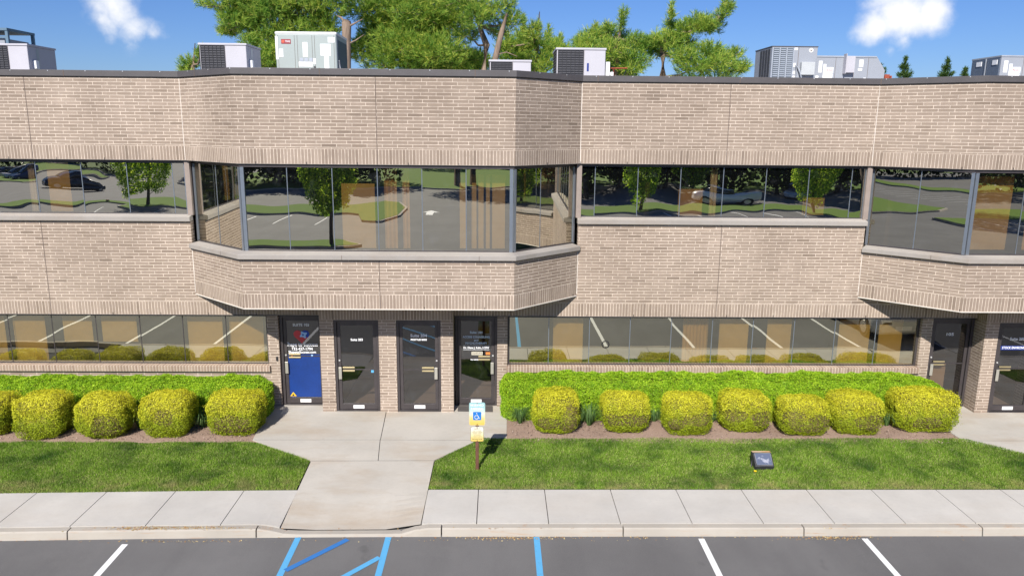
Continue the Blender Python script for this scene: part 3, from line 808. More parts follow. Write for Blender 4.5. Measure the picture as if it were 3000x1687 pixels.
# lower windows
for k in (-15.03, 0, 15.03):
    x0, x1 = .245 + k, min(21.95, 9.795 + k)
    js = [x + k for x in (1.187, 2.126, 3.066, 4.02, 4.971, 5.919, 6.88, 7.834, 8.794) if x + k < 21.5]
    if k < 0: js = [-14.0, -13.06, -12.08, -11.103, -10.119, -9.13, -8.141, -7.173, -6.196]
    o = window([(x0, GR), (x1, GR)], 1.135, 2.302, [j - x0 for j in js], M_glasslo, thin=M_frame if k < 0 else M_alum, head=.04)
    mbj = MB(); mbj.box(x0 - .005, x0 + .04, GR - .03, GR + .04, 1.137, 2.30); mbj.box(x1 - .04, x1 + .005, GR - .03, GR + .04, 1.137, 2.30); split_build(mbj, 'jamb', M_frame, o)
    if k < 0: bl = [(-13.9, -13.2, 0), (-12.9, -12.2, 0), (-11.594, -11.283, 0), (-11.089, -10.367, 0), (-9.962, -9.3, .45), (-9.082, -8.286, .45), (-7.128, -6.329, 0), (-6.172, -5.4, 0)]
    elif k == 0: bl = [(1.3, 1.994, 0), (5.181, 5.864, 0), (6.306, 6.87, 0), (8.0, 8.728, 0), (8.947, 9.5, 0)]
    else: bl = [(16, 17, 0), (18, 19, 0)]
    for a_, b_, up in bl: blind(o, a_, b_, 17.0, 1.15 + up, 2.2, M_blind)
    if k == 0:
        blind(o, 4.338, 4.94, 17.05, 1.15, 2.2, M_blind2, True)
        w_ = MB(); n = 20     # round wreath-shaped decal on the third pane
        w_.tube([(2.51 + .085 * math.cos(i * 2 * math.pi / n), GR - .012, 1.62 + .085 * math.sin(i * 2 * math.pi / n)) for i in range(n + 1)], .008, 5, False)
        for i in range(12):
            c_ = (2.51 + .07 * math.cos(i * math.pi / 6), GR - .012, 1.62 + .07 * math.sin(i * math.pi / 6)); w_.box(c_[0] - .008, c_[0] + .008, c_[1] - .004, c_[1] + .004, c_[2] - .008, c_[2] + .008)
        w_.build('round_decal', M_blackl, o)

# lettering helper -------------------------------------------------
def text(s, size, x, y, z, m, parent, name='lettering', ext=.001, bold=0.0, width=None, align='CENTER', shear=0):
    cu = bpy.data.curves.new('t', 'FONT'); cu.body = s; cu.size = size; cu.align_x = align; cu.align_y = 'CENTER'
    cu.extrude = ext; cu.offset = bold; cu.shear = shear; cu.resolution_u = 3
    to = bpy.data.objects.new('t', cu); col.objects.link(to)
    bpy.context.view_layer.update()
    me = bpy.data.meshes.new_from_object(to.evaluated_get(bpy.context.evaluated_depsgraph_get()))
    bpy.data.objects.remove(to); bpy.data.curves.remove(cu)
    me.transform(Matrix.Rotation(math.pi / 2, 4, 'X'))
    if width:
        xs = [v.co.x for v in me.vertices]; k = width / max(1e-6, max(xs) - min(xs)); me.transform(Matrix.Diagonal((k, 1, 1, 1)))
    me.transform(Matrix.Translation((x, y, z)))
    me.materials.clear(); me.materials.append(m)
    o = bpy.data.objects.new(name, me); col.objects.link(o); attach(o, parent); return o
M_blue = simple('blue_panel', (.004, .036, .20), .5, 0, .25, 1.5, 30)
M_red = simple('red_decal', (.60, .05, .06), .5, 0, .05); M_heartb = simple('dark_blue_decal', (.01, .06, .40), .5); M_lb = simple('pale_blue_decal', (.35, .58, .85), .5)
M_yel = simple('yellow_decal', (.80, .50, .02), .5); M_tan = simple('beige_plate', (.50, .47, .38), .5); M_orange = simple('orange_sticker', (.70, .22, .05), .5)
M_navy = simple('navy_plate', (.01, .03, .20), .5)
def door(x0, x1, z0, z1, yf, pull, letters=None, mid=1.03):
    """frame face at yf, door leaf slightly behind; pull: 'L' or 'R'"""
    fr = MB(); fw = .055
    fr.box(x0, x0 + fw, yf, yf + .12, z0, z1); fr.box(x1 - fw, x1, yf, yf + .12, z0, z1); fr.box(x0 + fw, x1 - fw, yf, yf + .12, z1 - .055, z1)
    fr.box(x0 + fw, x1 - fw, yf - .01, yf + .13, z0, z0 + .02)
    d = fr.build('door', M_frame, bld, .004)
    a, b = x0 + fw + .006, x1 - fw - .006; yl = yf + .035
    lf = MB(); st = .07
    lf.box(a, a + st, yl, yl + .045, z0 + .03, z1 - .06); lf.box(b - st, b, yl, yl + .045, z0 + .03, z1 - .06)
    lf.box(a + st, b - st, yl, yl + .045, z1 - .14, z1 - .06); lf.box(a + st, b - st, yl, yl + .045, z0 + .03, z0 + .17)
    lf.build('leaf', M_frame, d, .004)
    m_ = MB(); m_.box(a + st, b - st, yl + .01, yl + .022, z0 + mid - .012, z0 + mid + .012); m_.build('mid_rail', M_frame, d)
    g_ = MB(); g_.face([(a + st, yl + .02, z0 + .17), (b - st, yl + .02, z0 + .17), (b - st, yl + .02, z1 - .14), (a + st, yl + .02, z1 - .14)]); g_.build('glass', M_dglass, d)
    hx = a + .05 if pull == 'L' else b - .05; hz = z0 + .93
    h = MB(); h.box(hx - .035, hx + .035, yl - .055, yl - .045, hz - .16, hz + .12); h.box(hx - .012, hx + .012, yl - .046, yl, hz + .05, hz + .08); h.box(hx - .012, hx + .012, yl - .046, yl, hz - .12, hz - .09)
    h.build('handle', M_handle, d, .006)
    k_ = MB(); lx = a + .035 if pull == 'L' else b - .035; k_.tube([(lx, yl, hz + .27), (lx, yl - .012, hz + .27)], .02, 10); k_.build('lock', M_screw, d)
    sx = (a + st + .03, a + st + .30) if pull == 'L' else (b - st - .30, b - st - .03)
    s_ = MB(); s_.box(*sx, yl - .008, yl + .012, z0 + mid + .025, z0 + mid + .062); s_.box(*sx, yl - .008, yl + .012, z0 + mid - .045, z0 + mid - .014); split_build(s_, 'mail_slot', M_brass, d, .004)
    cx = (a + b) / 2; l_ = MB(); l_.box(cx - .125, cx + .125, yl - .004, yl - .0005, z0 + .055, z0 + .135); l_.build('kick_label', M_white, d)
    t_ = MB(); t_.box(cx - .11, cx + .11, yl - .0055, yl - .0042, z0 + .093, z0 + .098); t_.build('label_line', M_joint, d)
    return d, cx, yl + .012
def para(d, cx, y, rows):
    for s, size, z, m, wd in rows: text(s, size, cx, y, z, m, d, width=wd, bold=.0015)
# 103 (left recessed door)
d, cx, yt = door(-4.955, -3.955, .15, 2.30, 16.79, 'L', mid=1.17)
para(d, cx - .03, yt, [('SUITE 103', .085, 2.06, M_text, .37), ('Shape to Success', .13, 1.597, M_text, .72), ('732-427-1794', .095, 1.49, M_text, .48), ('ShapetoSuccess.com', .085, 1.415, M_text, .63)])
bp = MB(); bp.face([(cx - .372, yt + .003, .33), (cx + .372, yt + .003, .33), (cx + .372, yt + .003, 1.365), (cx - .372, yt + .003, 1.365)]); bp.build('blue_panel', M_blue, d)
def poly_plate(name, pts, y, m, d, th=.002):
    mb = MB(); n = len(pts)
    mb.face([(x, y - th, z) for x, z in pts]); mb.face([(x, y, z) for x, z in reversed(pts)])
    return mb.build(name, m, d)
hx, hz = cx - .03, 1.80
def heart(t, s): return (hx + s * 16 * math.sin(t) ** 3, hz + s * (13 * math.cos(t) - 5 * math.cos(2 * t) - 2 * math.cos(3 * t) - math.cos(4 * t)))
H = [heart(-t * 2 * math.pi / 60, .0112) for t in range(60)]
poly_plate('heart_decal', H, yt, M_red, d)
Hb = [(x, z) for x, z in H if x > hx - .005 and z > hz - .06]
Hb = sorted(Hb, key=lambda p: math.atan2(p[1] - hz - .02, p[0] - hx - .06)); poly_plate('heart_blue_lobe', Hb, yt - .0025, M_heartb, d)
def puzzle(cx_, cz_, r):
    pts = []
    for i in range(48):
        t = i * 2 * math.pi / 48; q = .72 + .30 * max(0, math.cos(4 * t)) ** 2 + (.12 if math.cos(4 * t) < -.3 else 0) * -1
        pts.append((cx_ + r * q * math.cos(t + .5), cz_ + r * q * math.sin(t + .5)))
    return pts
poly_plate('puzzle_piece_decal', puzzle(hx + .045, hz + .03, .095), yt - .005, M_lb, d)
sq = MB(); sq.tube([(hx + .035, yt - .0068, hz + .03), (hx + .035, yt - .0075, hz + .03)], .022, 12); sq.build('puzzle_hole_decal', M_heartb, d)
poly_plate('warning_triangle', [(cx - .36, .35), (cx - .21, .35), (cx - .285, .45)], yt - .002, M_yel, d)
poly_plate('warning_mark', [(cx - .31, .36), (cx - .26, .36), (cx - .275, .40), (cx - .30, .40)], yt - .005, M_blackl, d)
for sx_, m_ in ((-.27, M_orange), (.19, M_lb)): poly_plate('star_decal', [(cx + sx_ + .03 * (1 if i % 2 else .45) * math.cos(i * math.pi / 5), 1.34 + .03 * (1 if i % 2 else .45) * math.sin(i * math.pi / 5)) for i in range(10)], yt - .002, m_, d)
# 203, 204
d, cx, yt = door(-3.652, -2.658, .143, 2.296, 16.42, 'L', mid=.98); para(d, cx, yt, [('Suite 203', .075, 1.82, M_text, .27)])
poly_plate('blue_sticker', [(cx + .30, 1.05), (cx + .36, 1.05), (cx + .36, 1.11), (cx + .30, 1.11)], yt, M_pblue, d)
d, cx, yt = door(-2.260, -1.270, .143, 2.296, 16.42, 'R', mid=.98); para(d, cx, yt, [('Suite 204', .095, 1.92, M_text, .37), ('PROSTYLED BRIDE', .055, 1.825, M_text, .36)])
# 104
d, cx, yt = door(-.965, -.002, .15, 2.312, 16.79, 'R', mid=1.13)
para(d, cx, yt, [('Suite 104', .075, 1.90, M_textlb, .29), ('ACCESS COUNSELING', .07, 1.79, M_textlb, .62), ('and', .06, 1.715, M_textlb, .10), ('PSYCHOTHERAPY', .07, 1.64, M_textlb, .50), ('Dr. Diane J. Kehn, LCSW', .065, 1.535, M_text, .59), ('No Solicitation', .045, 1.25, M_text, .26)])
for z in (1.585, 1.485): poly_plate('rule_line', [(cx - .30, z), (cx + .30, z), (cx + .30, z + .006), (cx - .30, z + .006)], yt, M_text, d)
poly_plate('phone_plate', [(cx - .11, 1.36), (cx + .15, 1.36), (cx + .15, 1.44), (cx - .11, 1.44)], yt, M_tan, d); text('732.493.4978', .05, cx + .02, yt - .004, 1.40, M_joint, d, width=.22)
poly_plate('open_sticker', [(cx + .22, 1.37), (cx + .32, 1.37), (cx + .32, 1.43), (cx + .22, 1.43)], yt, M_orange, d)
# 105, 205, 206 and the mirrored module on the far left
d, cx, yt = door(10.055, 11.045, .15, 2.30, 16.79, 'L', mid=1.05); para(d, cx - .02, yt, [('105', .095, 1.90, M_text, .17)])
mb = MB(); mb.box(10.2, 10.62, 16.98, 17.0, .32, 1.15); mb.build('door_panel_inside', M_blind2, d)
d, cx, yt = door(11.378, 12.372, .143, 2.296, 16.42, 'L', mid=1.05); para(d, cx, yt, [('Suite 205', .085, 1.90, M_text, .34)])
poly_plate('name_strip', [(cx - .36, 1.64), (cx + .36, 1.64), (cx + .36, 1.74), (cx - .36, 1.74)], yt, M_navy, d); text('STOCK ENVIRONMENT', .08, cx, yt - .004, 1.69, M_text, d, width=.66, bold=.001)
door(12.77, 13.76, .143, 2.296, 16.42, 'R'); door(14.065, 15.028, .15, 2.312, 16.79, 'R')
for x0, x1, y_, p_ in ((-18.682, -17.688, 16.42, 'L'), (-17.29, -16.30, 16.42, 'R'), (-15.995, -15.032, 16.79, 'R')): door(x0, x1, .15, 2.296, y_, p_)
# small doorbell box, bulletin beside door
mb = MB(); mb.box(-5.06, -5.02, YR - .03, YR - .001, 1.24, 1.34); mb.build('doorbell', M_blackl, bld, .004)

# ---------------------------------------------------------------- door mat
mb = MB(); mb.prism([(-.90, 16.43), (-.10, 16.40), (-.10, 16.74), (-.90, 16.74)], lambda x, y: gz(y) + .005, lambda x, y: gz(y) + .018)
mat_m = simple('rubber_mat', (.09, .08, .075), .9, bump=.4, fine=200)
tag(mb.build('door_mat', mat_m), 'dark rectangular rubber mat before the Suite 104 door', 'door mat')

# ---------------------------------------------------------------- parking sign
sg = empty('parking_sign', (-.374, 13.596, 0), 'two-plate accessible parking sign on a rusty brown channel post', 'sign')
M_post = simple('rusty_brown_post', (.16, .075, .05), .6, .3, .3, 10)
def sx(x): return x - .374
mb = MB(); y0 = 13.596
for x0, x1 in ((-.032, -.022), (.022, .032)): mb.box(sx(x0), sx(x1), y0 - .004, y0 + .02, -.1, 1.40)
mb.box(sx(-.022), sx(.022), y0 - .010, y0 - .004, -.1, 1.40)
mb.build('post', M_post, sg, .002)
def rrect(x0, x1, z0, z1, r, n=5):
    pts = []
    for cx_, cz_, a0 in ((x1 - r, z0 + r, -90), (x1 - r, z1 - r, 0), (x0 + r, z1 - r, 90), (x0 + r, z0 + r, 180)):
        for i in range(n + 1): t = R(a0 + 90 * i / n); pts.append((cx_ + r * math.cos(t), cz_ + r * math.sin(t)))
    return pts
def plate3(name, x0, x1, z0, z1, r, y, th, m, d):
    P = rrect(x0, x1, z0, z1, r); mb = MB(); n = len(P)
    mb.face([(x, y - th, z) for x, z in P]); mb.face([(x, y, z) for x, z in reversed(P)])
    for i in range(n):
        a, b = P[i], P[(i + 1) % n]; mb.face([(a[0], y - th, a[1]), (a[0], y, a[1]), (b[0], y, b[1]), (b[0], y - th, b[1])])
    return mb.build(name, m, d)
def faded(name):      # sun-bleached sheeting: teal wash at the top, yellowed at the foot (real discolouring of the plate)
    t = NT(name); tcn = t.n('ShaderNodeTexCoord'); s_ = t.n('ShaderNodeSeparateXYZ'); t.l(tcn.outputs['Object'], s_.inputs[0])
    f = t.math('ADD', t.math('DIVIDE', t.math('SUBTRACT', s_.outputs[2], .965), .46), t.math('MULTIPLY', t.math('SUBTRACT', t.noise(14, 4, .6), .5), .16))
    t.principled(t.ramp(f, [(0, (.62, .42, .06)), (.3, (.64, .50, .18)), (.5, (.60, .62, .52)), (.75, (.30, .50, .53)), (1, (.22, .43, .48))]), .45); return t.m
def faded2(name):
    t = NT(name); tcn = t.n('ShaderNodeTexCoord'); s_ = t.n('ShaderNodeSeparateXYZ'); t.l(tcn.outputs['Object'], s_.inputs[0])
    f = t.math('DIVIDE', t.math('SUBTRACT', s_.outputs[2], .63), .31)
    t.principled(t.ramp(f, [(0, (.64, .44, .06)), (.35, (.64, .56, .26)), (.8, (.64, .64, .56))]), .45); return t.m
p1 = plate3('reserved_panel', sx(-.152), sx(.152), .965, 1.425, .035, y0 - .012, .003, faded('faded_sign_sheet'), sg)
tq = simple('faded_teal_ink', (.45, .70, .72), .5)
fr_ = MB()
def border(x0, x1, z0, z1, r, w_, y, m, d):
    A = rrect(x0, x1, z0, z1, r); B = rrect(x0 + w_, x1 - w_, z0 + w_, z1 - w_, r - w_ * .6); mb = MB(); n = len(A)
    for i in range(n): j = (i + 1) % n; mb.face([(A[i][0], y, A[i][1]), (A[j][0], y, A[j][1]), (B[j][0], y, B[j][1]), (B[i][0], y, B[i][1])])
    return mb.build('border', m, d)
border(sx(-.144), sx(.144), .973, 1.417, .03, .004, y0 - .0165, simple('pale_green_ink', (.45, .55, .40), .5), p1)
text('RESERVED', .062, sx(0), y0 - .017, 1.368, M_text, p1, width=.25); text('PARKING', .062, sx(0), y0 - .017, 1.295, M_text, p1, width=.23)
wp = plate3('wheelchair_emblem_ground', sx(-.078), sx(.078), 1.072, 1.236, .014, y0 - .0165, .0012, simple('emblem_blue', (.01, .16, .50), .5), p1)
em = MB(); ye = y0 - .0192; ex, ez = sx(-.002), 1.135
arc = [(ex - .008 + .036 * math.cos(R(t)), ye, ez - .004 + .036 * math.sin(R(t))) for t in range(100, 366, 14)]
em.tube(arc, .0048, 6); em.tube([(ex - .006, ye, ez + .058), (ex - .006, ye, ez + .020), (ex + .024, ye, ez + .016), (ex + .038, ye, ez - .026), (ex + .052, ye, ez - .022)], .0055, 6)
em.tube([(ex - .006, ye, ez + .040), (ex + .018, ye, ez + .038)], .0045, 6); em.tube([(ex - .006, ye, ez + .068), (ex - .006, ye, ez + .080)], .009, 8)
em.build('wheelchair_emblem', M_white, p1)
p2 = plate3('penalty_panel', sx(-.127), sx(.127), .635, .94, .03, y0 - .012, .003, faded2('yellowed_sign_sheet'), sg)
ink = simple('dark_ink', (.10, .09, .05), .6); ink2 = simple('faded_ink', (.36, .30, .14), .6)
border(sx(-.126), sx(.126), .636, .939, .03, .006, y0 - .0165, ink, p2)
for s, z, wd, size, m in (('PENALTY', .893, .12, .03, ink2), ('$250 1ST OFFENSE', .853, .15, .018, ink2), ('SUBSEQUENT OFFENSES', .822, .20, .020, ink2), ('$250 MIN. AND/OR', .797, .16, .018, ink2), ('UP TO 90 DAYS', .768, .13, .018, ink2), ('COMMUNITY SERVICE', .738, .17, .018, ink2), ('TOW-AWAY ZONE', .682, .20, .026, ink)):
    text(s, size, sx(0), y0 - .017, z, m, p2, width=wd, bold=.0006)
mb = MB(); mb.box(sx(-.124), sx(.124), y0 - .0168, y0 - .0155, .711, .715); mb.build('divider', ink, p2)
mb = MB()
for z in (1.405, .985, .918, .655): mb.tube([(sx(0), y0 - .012, z), (sx(0), y0 - .024, z)], .009, 8)
split_build(mb, 'bolt', M_post, sg)

# ---------------------------------------------------------------- ground floodlights
M_flood = simple('weathered_black_metal', (.045, .045, .055), .5, .3, .3, 12)
def floodlight(name, x, y, label, rz=0.0):
    e = empty(name, (x, y, gz(y)), label, 'floodlight', 'ground floodlights', rz)
    mb = MB(); z = gz(y)
    # wedge body: front foot low, face tilted back towards the building
    pr = [(-.15, 0), (-.18, .085), (.04, .27), (.15, .255), (.13, 0)]       # (y, z) profile; face from (-.27,.10) to (.06,.29)
    for sgn in (-1, 1):
        q = [(x + sgn * .185, y + a, z + b) for a, b in pr]; mb.face(q if sgn < 0 else q[::-1])
    for i in range(5):
        (a0, b0), (a1, b1) = pr[i], pr[(i + 1) % 5]
        mb.face([(x - .185, y + a0, z + b0), (x + .185, y + a0, z + b0), (x + .185, y + a1, z + b1), (x - .185, y + a1, z + b1)][::-1])
    o = mb.build('housing', M_flood, e, .012)
    bm = bmesh.new(); bm.from_mesh(o.data); bmesh.ops.recalc_face_normals(bm, faces=bm.faces); bm.to_mesh(o.data); bm.free()
    lens = MB()
    def fp(u, v, o_=.006):   # point on the tilted face
        a = -.18 + .22 * v; b = .085 + .185 * v; return (x + u, y + a - o_ * .5, z + b + o_ * .87)
    lens.face([fp(-.155, .08), fp(.155, .08), fp(.155, .94), fp(-.155, .94)])
    t = NT('hazy_lens'); n_ = t.noise(7, 3, .6); cr = t.ramp(n_, [(.50, (.10, .12, .18)), (.62, (.42, .43, .50))]); t.principled(cr, .25, 0)
    lens.build('lens', t.m, e)
    rim = MB()
    for a_, b_ in ((fp(-.155, .08, .01), fp(.155, .08, .01)), (fp(.155, .08, .01), fp(.155, .94, .01)), (fp(.155, .94, .01), fp(-.155, .94, .01)), (fp(-.155, .94, .01), fp(-.155, .08, .01))): rim.tube([a_, b_], .006, 5)
    rim.build('lens_rim', simple('grey_gasket', (.22, .23, .25), .6), e)
    t = NT('rusty_top'); n_ = t.noise(5, 4, .7); t.principled(t.ramp(n_, [(.35, (.62, .46, .30)), (.55, (.55, .30, .10)), (.7, (.40, .14, .05))]), .8)
    tp = MB(); tp.face([(x - .18, y + .045, z + .2755), (x + .18, y + .045, z + .2755), (x + .18, y + .148, z + .261), (x - .18, y + .148, z + .261)]); tp.build('rusty_lid', t.m, e)
    st = MB(); st.tube([(x - .21, y - .02, z), (x - .21, y - .02, z + .13), (x - .18, y - .02, z + .13)], .012, 6); st.build('yoke', M_flood, e)
    return e
floodlight('floodlight', 5.22, 13.78, 'black wedge-shaped ground floodlight with rusty lid on the right-hand lawn')
mb = MB()
for i in range(14):
    t = i * 2 * math.pi / 14; mb.tube([(5.0, 13.50, .065), (5.0 + .028 * math.cos(t), 13.50 + .028 * math.sin(t), .072)], [.009, .005], 4)
mb.tube([(5.0, 13.5, 0.0), (5.0, 13.5, .066)], .003, 4)
tag(mb.build('dandelion', simple('dandelion_yellow', (.85, .65, .01), .6)), 'single yellow dandelion flower beside the floodlight', 'flower')

# ---------------------------------------------------------------- shrubs and hedges
def fract_noise(P, f=3.0, s=0):
    x, y, z = P[:, 0] * f + s, P[:, 1] * f + s * 1.7, P[:, 2] * f - s
    return (np.sin(x * 1.3 + 1.7 * np.sin(y)) + np.sin(y * 1.7 + 1.3 * np.sin(z)) + np.sin(z * 1.9 + 1.1 * np.sin(x))) / 3
def shrub(cx, cy, w_, d_, h, label, seed, patches=()):
    r_ = np.random.default_rng(seed)
    z0 = gz(cy)
    e = empty('golden_shrub', (cx, cy, z0), label, 'shrub', 'clipped golden shrubs in front of the hedge')
    n = int(50000 * w_ * h)
    D = unit(r_.normal(size=(n, 3))); p = r_.uniform(4.0, 5.2)
    k = 1 / (np.abs(D) ** p).sum(1) ** (1 / p)
    S = D * k[:, None]
    # narrower foot, slightly domed uneven top
    P = S * np.array([w_ / 2, d_ / 2, h / 2])
    taper = np.clip(.86 + .22 * (S[:, 2] + 1), .7, 1.0)
    P[:, 0] *= taper; P[:, 1] *= taper
    lump = 1 + .07 * fract_noise(P, 5.5, seed) + .045 * fract_noise(P, 14, seed) + .03 * fract_noise(P, 31, seed)
    depth = 1 - r_.uniform(0, 1, n) ** 2 * .13 + np.where(r_.uniform(0, 1, n) < .06, r_.uniform(0, .10, n), 0)
    P = P * (lump * depth)[:, None] + np.array([cx, cy, z0 + h / 2])
    P[:, 2] = np.maximum(P[:, 2], z0 + .01)
    nn = unit(S / np.array([w_, d_, h]) + np.array([0, 0, .25]))
    dead = np.zeros(n, bool)
    for (px, pz, rx, rz) in patches:
        q = ((P[:, 0] - cx) / w_ * 2 - px) ** 2 / (rx * 1.25) ** 2 + ((P[:, 2] - z0) / h - pz) ** 2 / (rz * 1.4) ** 2 + .45 * fract_noise(P, 12, seed + 3)
        dead |= (q < 1) & (S[:, 1] < .35)
    rnd = r_.uniform(0, 1, n)
    dd = dead & (rnd < .68)
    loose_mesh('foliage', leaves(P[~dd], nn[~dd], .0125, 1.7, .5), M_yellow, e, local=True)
    if dd.any():
        q = P[dd]; loose_mesh('dead_patch', leaves(q + (np.array([cx, cy, z0 + h / 2]) - q) * .05, nn[dd], .016, .4, .2), M_dead, e)
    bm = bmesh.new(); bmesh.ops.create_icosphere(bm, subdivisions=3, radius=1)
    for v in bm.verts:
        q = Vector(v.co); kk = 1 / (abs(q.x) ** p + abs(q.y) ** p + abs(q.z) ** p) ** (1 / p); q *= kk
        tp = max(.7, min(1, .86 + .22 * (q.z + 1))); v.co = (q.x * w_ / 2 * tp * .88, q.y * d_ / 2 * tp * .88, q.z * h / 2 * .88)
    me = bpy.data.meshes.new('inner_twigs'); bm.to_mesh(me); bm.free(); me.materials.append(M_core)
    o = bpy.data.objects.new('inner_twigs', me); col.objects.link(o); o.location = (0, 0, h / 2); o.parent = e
    return e
shrubs = [
 (-10.79, 15.60, .95, .90, 'golden shrub cut by the left edge of the photo', ()),
 (-9.65, 15.47, 1.14, .93, 'golden shrub with an even face, second from the left edge', ()),
 (-8.37, 15.45, 1.20, .93, 'golden shrub third from the left edge, browned at its low right side', ((.35, .35, .45, .22),)),
 (-7.05, 15.55, 1.14, .97, 'tall golden shrub, second to the left of the Suite 103 walkway', ((.1, .55, .35, .15),)),
 (-5.66, 15.68, 1.28, .88, 'golden shrub with a brown bare patch, nearest the Suite 103 walkway', ((.05, .32, .55, .2),)),
 (1.28, 15.72, 1.14, .93, 'golden shrub browned down its right side, first right of the Suite 104 walkway', ((.75, .42, .45, .28), (-.3, .35, .5, .12))),
 (2.82, 15.80, 1.16, .86, 'golden shrub with a brown band low on it, second right of the walkway', ((.0, .45, .95, .14),)),
 (4.16, 15.70, 1.16, .88, 'flat-topped golden shrub with brown low band, third right of the walkway', ((.3, .5, .6, .14), (-.6, .35, .3, .12))),
 (5.47, 15.85, 1.26, .84, 'golden shrub browned on both flanks, fourth right of the walkway', ((-.6, .55, .4, .14), (.55, .45, .45, .16))),
 (6.69, 15.66, 1.22, .84, 'golden shrub with the largest bare grey-brown patch, fifth right of the walkway', ((.15, .42, .85, .20), (-.5, .6, .4, .12))),
 (7.89, 15.76, 1.30, .88, 'golden shrub with a brown hollow in its face, second from the right walkway', ((.35, .38, .5, .18),)),
 (9.46, 15.86, 1.56, .92, 'widest golden shrub, at the hedge end beside the right walkway', ((-.1, .3, .4, .12),)),
 (-12.1, 15.6, 1.1, .9, 'golden shrub beyond the left edge of the view', ()),
 (-13.5, 15.6, 1.1, .9, 'golden shrub farthest left along the bed', ()),
]
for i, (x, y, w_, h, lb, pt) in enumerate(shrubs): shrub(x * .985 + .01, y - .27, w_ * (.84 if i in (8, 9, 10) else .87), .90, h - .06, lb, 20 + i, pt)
def hedge(x0, x1, h, label, seed, endcut=False):
    r_ = np.random.default_rng(seed)
    e = empty('green_hedge', ((x0 + x1) / 2, 16.3, .1), label, 'hedge')
    yb, yf = 16.68, 15.92
    n = int((x1 - x0) * 19000)
    u = r_.uniform(x0, x1, n); s = r_.uniform(0, 1, n)
    # profile: up the front, over a rounded shoulder, back to the wall
    L1, L2, L3 = h - .3, .42, (yb - yf) - .3; T = L1 + L2 + L3; d = s * T
    Y = np.where(d < L1, yf, np.where(d < L1 + L2, yf + .3 * (1 - np.cos((d - L1) / L2 * np.pi / 2)), yf + .3 + (d - L1 - L2)))
    Z = np.where(d < L1, .1 + d, np.where(d < L1 + L2, .1 + L1 + .3 * np.sin((d - L1) / L2 * np.pi / 2), .1 + h + .04))
    NY = np.where(d < L1, -1, np.where(d < L1 + L2, -np.cos((d - L1) / L2 * np.pi / 2), 0)); NZ = np.sqrt(1 - NY ** 2)
    P = np.column_stack([u, Y, Z]); Nn = np.column_stack([np.zeros(n), NY, NZ])
    def ends(P, Nn):
        for xe, sg_ in ((x0, -1), (x1, 1)):
            dd = np.abs(P[:, 0] - xe); rr = .38; m = dd < rr
            k = np.sqrt(np.clip(1 - ((rr - dd[m]) / rr) ** 2, 0, 1))
            P[m, 1] = yb - (yb - P[m, 1]) * (.35 + .65 * k); P[m, 2] = .1 + (P[m, 2] - .1) * (.62 + .38 * k); Nn[m, 0] = sg_ * (1 - k)
        if endcut:
            m = P[:, 0] > x1 - 1.15; t = (P[m, 0] - x1 + 1.15) / 1.15; P[m, 2] = .1 + (P[m, 2] - .1) * (1 - .34 * t ** 1.5); P[m, 1] = yb - (yb - P[m, 1]) * (1 - .35 * t)
        return P, Nn
    P, Nn = ends(P, Nn)
    m = 5000; q = np.column_stack([np.zeros(m), yb - r_.uniform(0, .6, m), .1 + r_.uniform(0, h, m)])
    q[:, 0] = np.where(r_.uniform(0, 1, m) < .5, x0 + .05, x1 - .05); q[:, 2] = .1 + (q[:, 2] - .1) * .8
    qn = np.column_stack([np.where(q[:, 0] < (x0 + x1) / 2, -1, 1), np.zeros(m), np.full(m, .3)])
    if endcut: q = q[q[:, 0] < x1 - .5]; qn = qn[:len(q)] * 1; qn[:, 0] = -1
    P = np.concatenate([P, q]); Nn = unit(np.concatenate([Nn, qn]))
    P += Nn * (.06 * fract_noise(P, 3.4, seed) + .045 * fract_noise(P, 9, seed) + .03 * fract_noise(P, 21, seed) - r_.uniform(0, 1, len(P)) ** 2 * .09)[:, None]
    loose_mesh('foliage', leaves(P, Nn, .0145, .9, .6), M_hedge, e)
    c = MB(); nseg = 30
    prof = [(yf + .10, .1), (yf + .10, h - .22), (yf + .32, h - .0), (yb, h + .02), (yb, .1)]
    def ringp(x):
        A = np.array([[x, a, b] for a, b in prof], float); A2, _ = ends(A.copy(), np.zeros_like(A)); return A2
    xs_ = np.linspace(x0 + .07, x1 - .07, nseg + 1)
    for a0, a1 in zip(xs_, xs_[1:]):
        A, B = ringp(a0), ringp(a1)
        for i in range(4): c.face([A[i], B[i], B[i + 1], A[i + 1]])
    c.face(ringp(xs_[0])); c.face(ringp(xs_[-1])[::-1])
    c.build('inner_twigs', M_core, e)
hedge(-14.7, -5.08, .80, 'low lime-green clipped hedge left of the Suite 103 door', 3)
hedge(.08, 10.40, .88, 'low lime-green clipped hedge between the Suite 104 and 105 doors', 5, True)
def clump(x, y, r0, n, seed, label):
    r_ = np.random.default_rng(seed); z = gz(y); V = []
    for i in range(n):
        a = r_.uniform(0, 2 * math.pi); ln = r0 * r_.uniform(.6, 1.2); rise = r_.uniform(.55, 1.0) * r0 * 1.1
        dx = np.array([math.cos(a), math.sin(a), 0]); sd_ = np.array([-dx[1], dx[0], 0]) * .006
        pts = [np.array([x, y, z]) + dx * r_.uniform(0, .05)]
        for t in (.35, .7, 1.0): pts.append(np.array([x, y, z]) + dx * ln * t + np.array([0, 0, rise * math.sin(t * math.pi * .78)]))
        for (p, q), wa, wb in zip(zip(pts, pts[1:]), (1, .9, .6), (.9, .6, .1)): V.append([p - sd_ * wa, p + sd_ * wa, q + sd_ * wb, q - sd_ * wb])
    o = loose_mesh('grass_clump', np.array(V) - np.array([x, y, z]), M_clump); o.location = (x, y, z)
    return tag(o, label, 'plant', 'arching grass clumps between the golden shrubs')
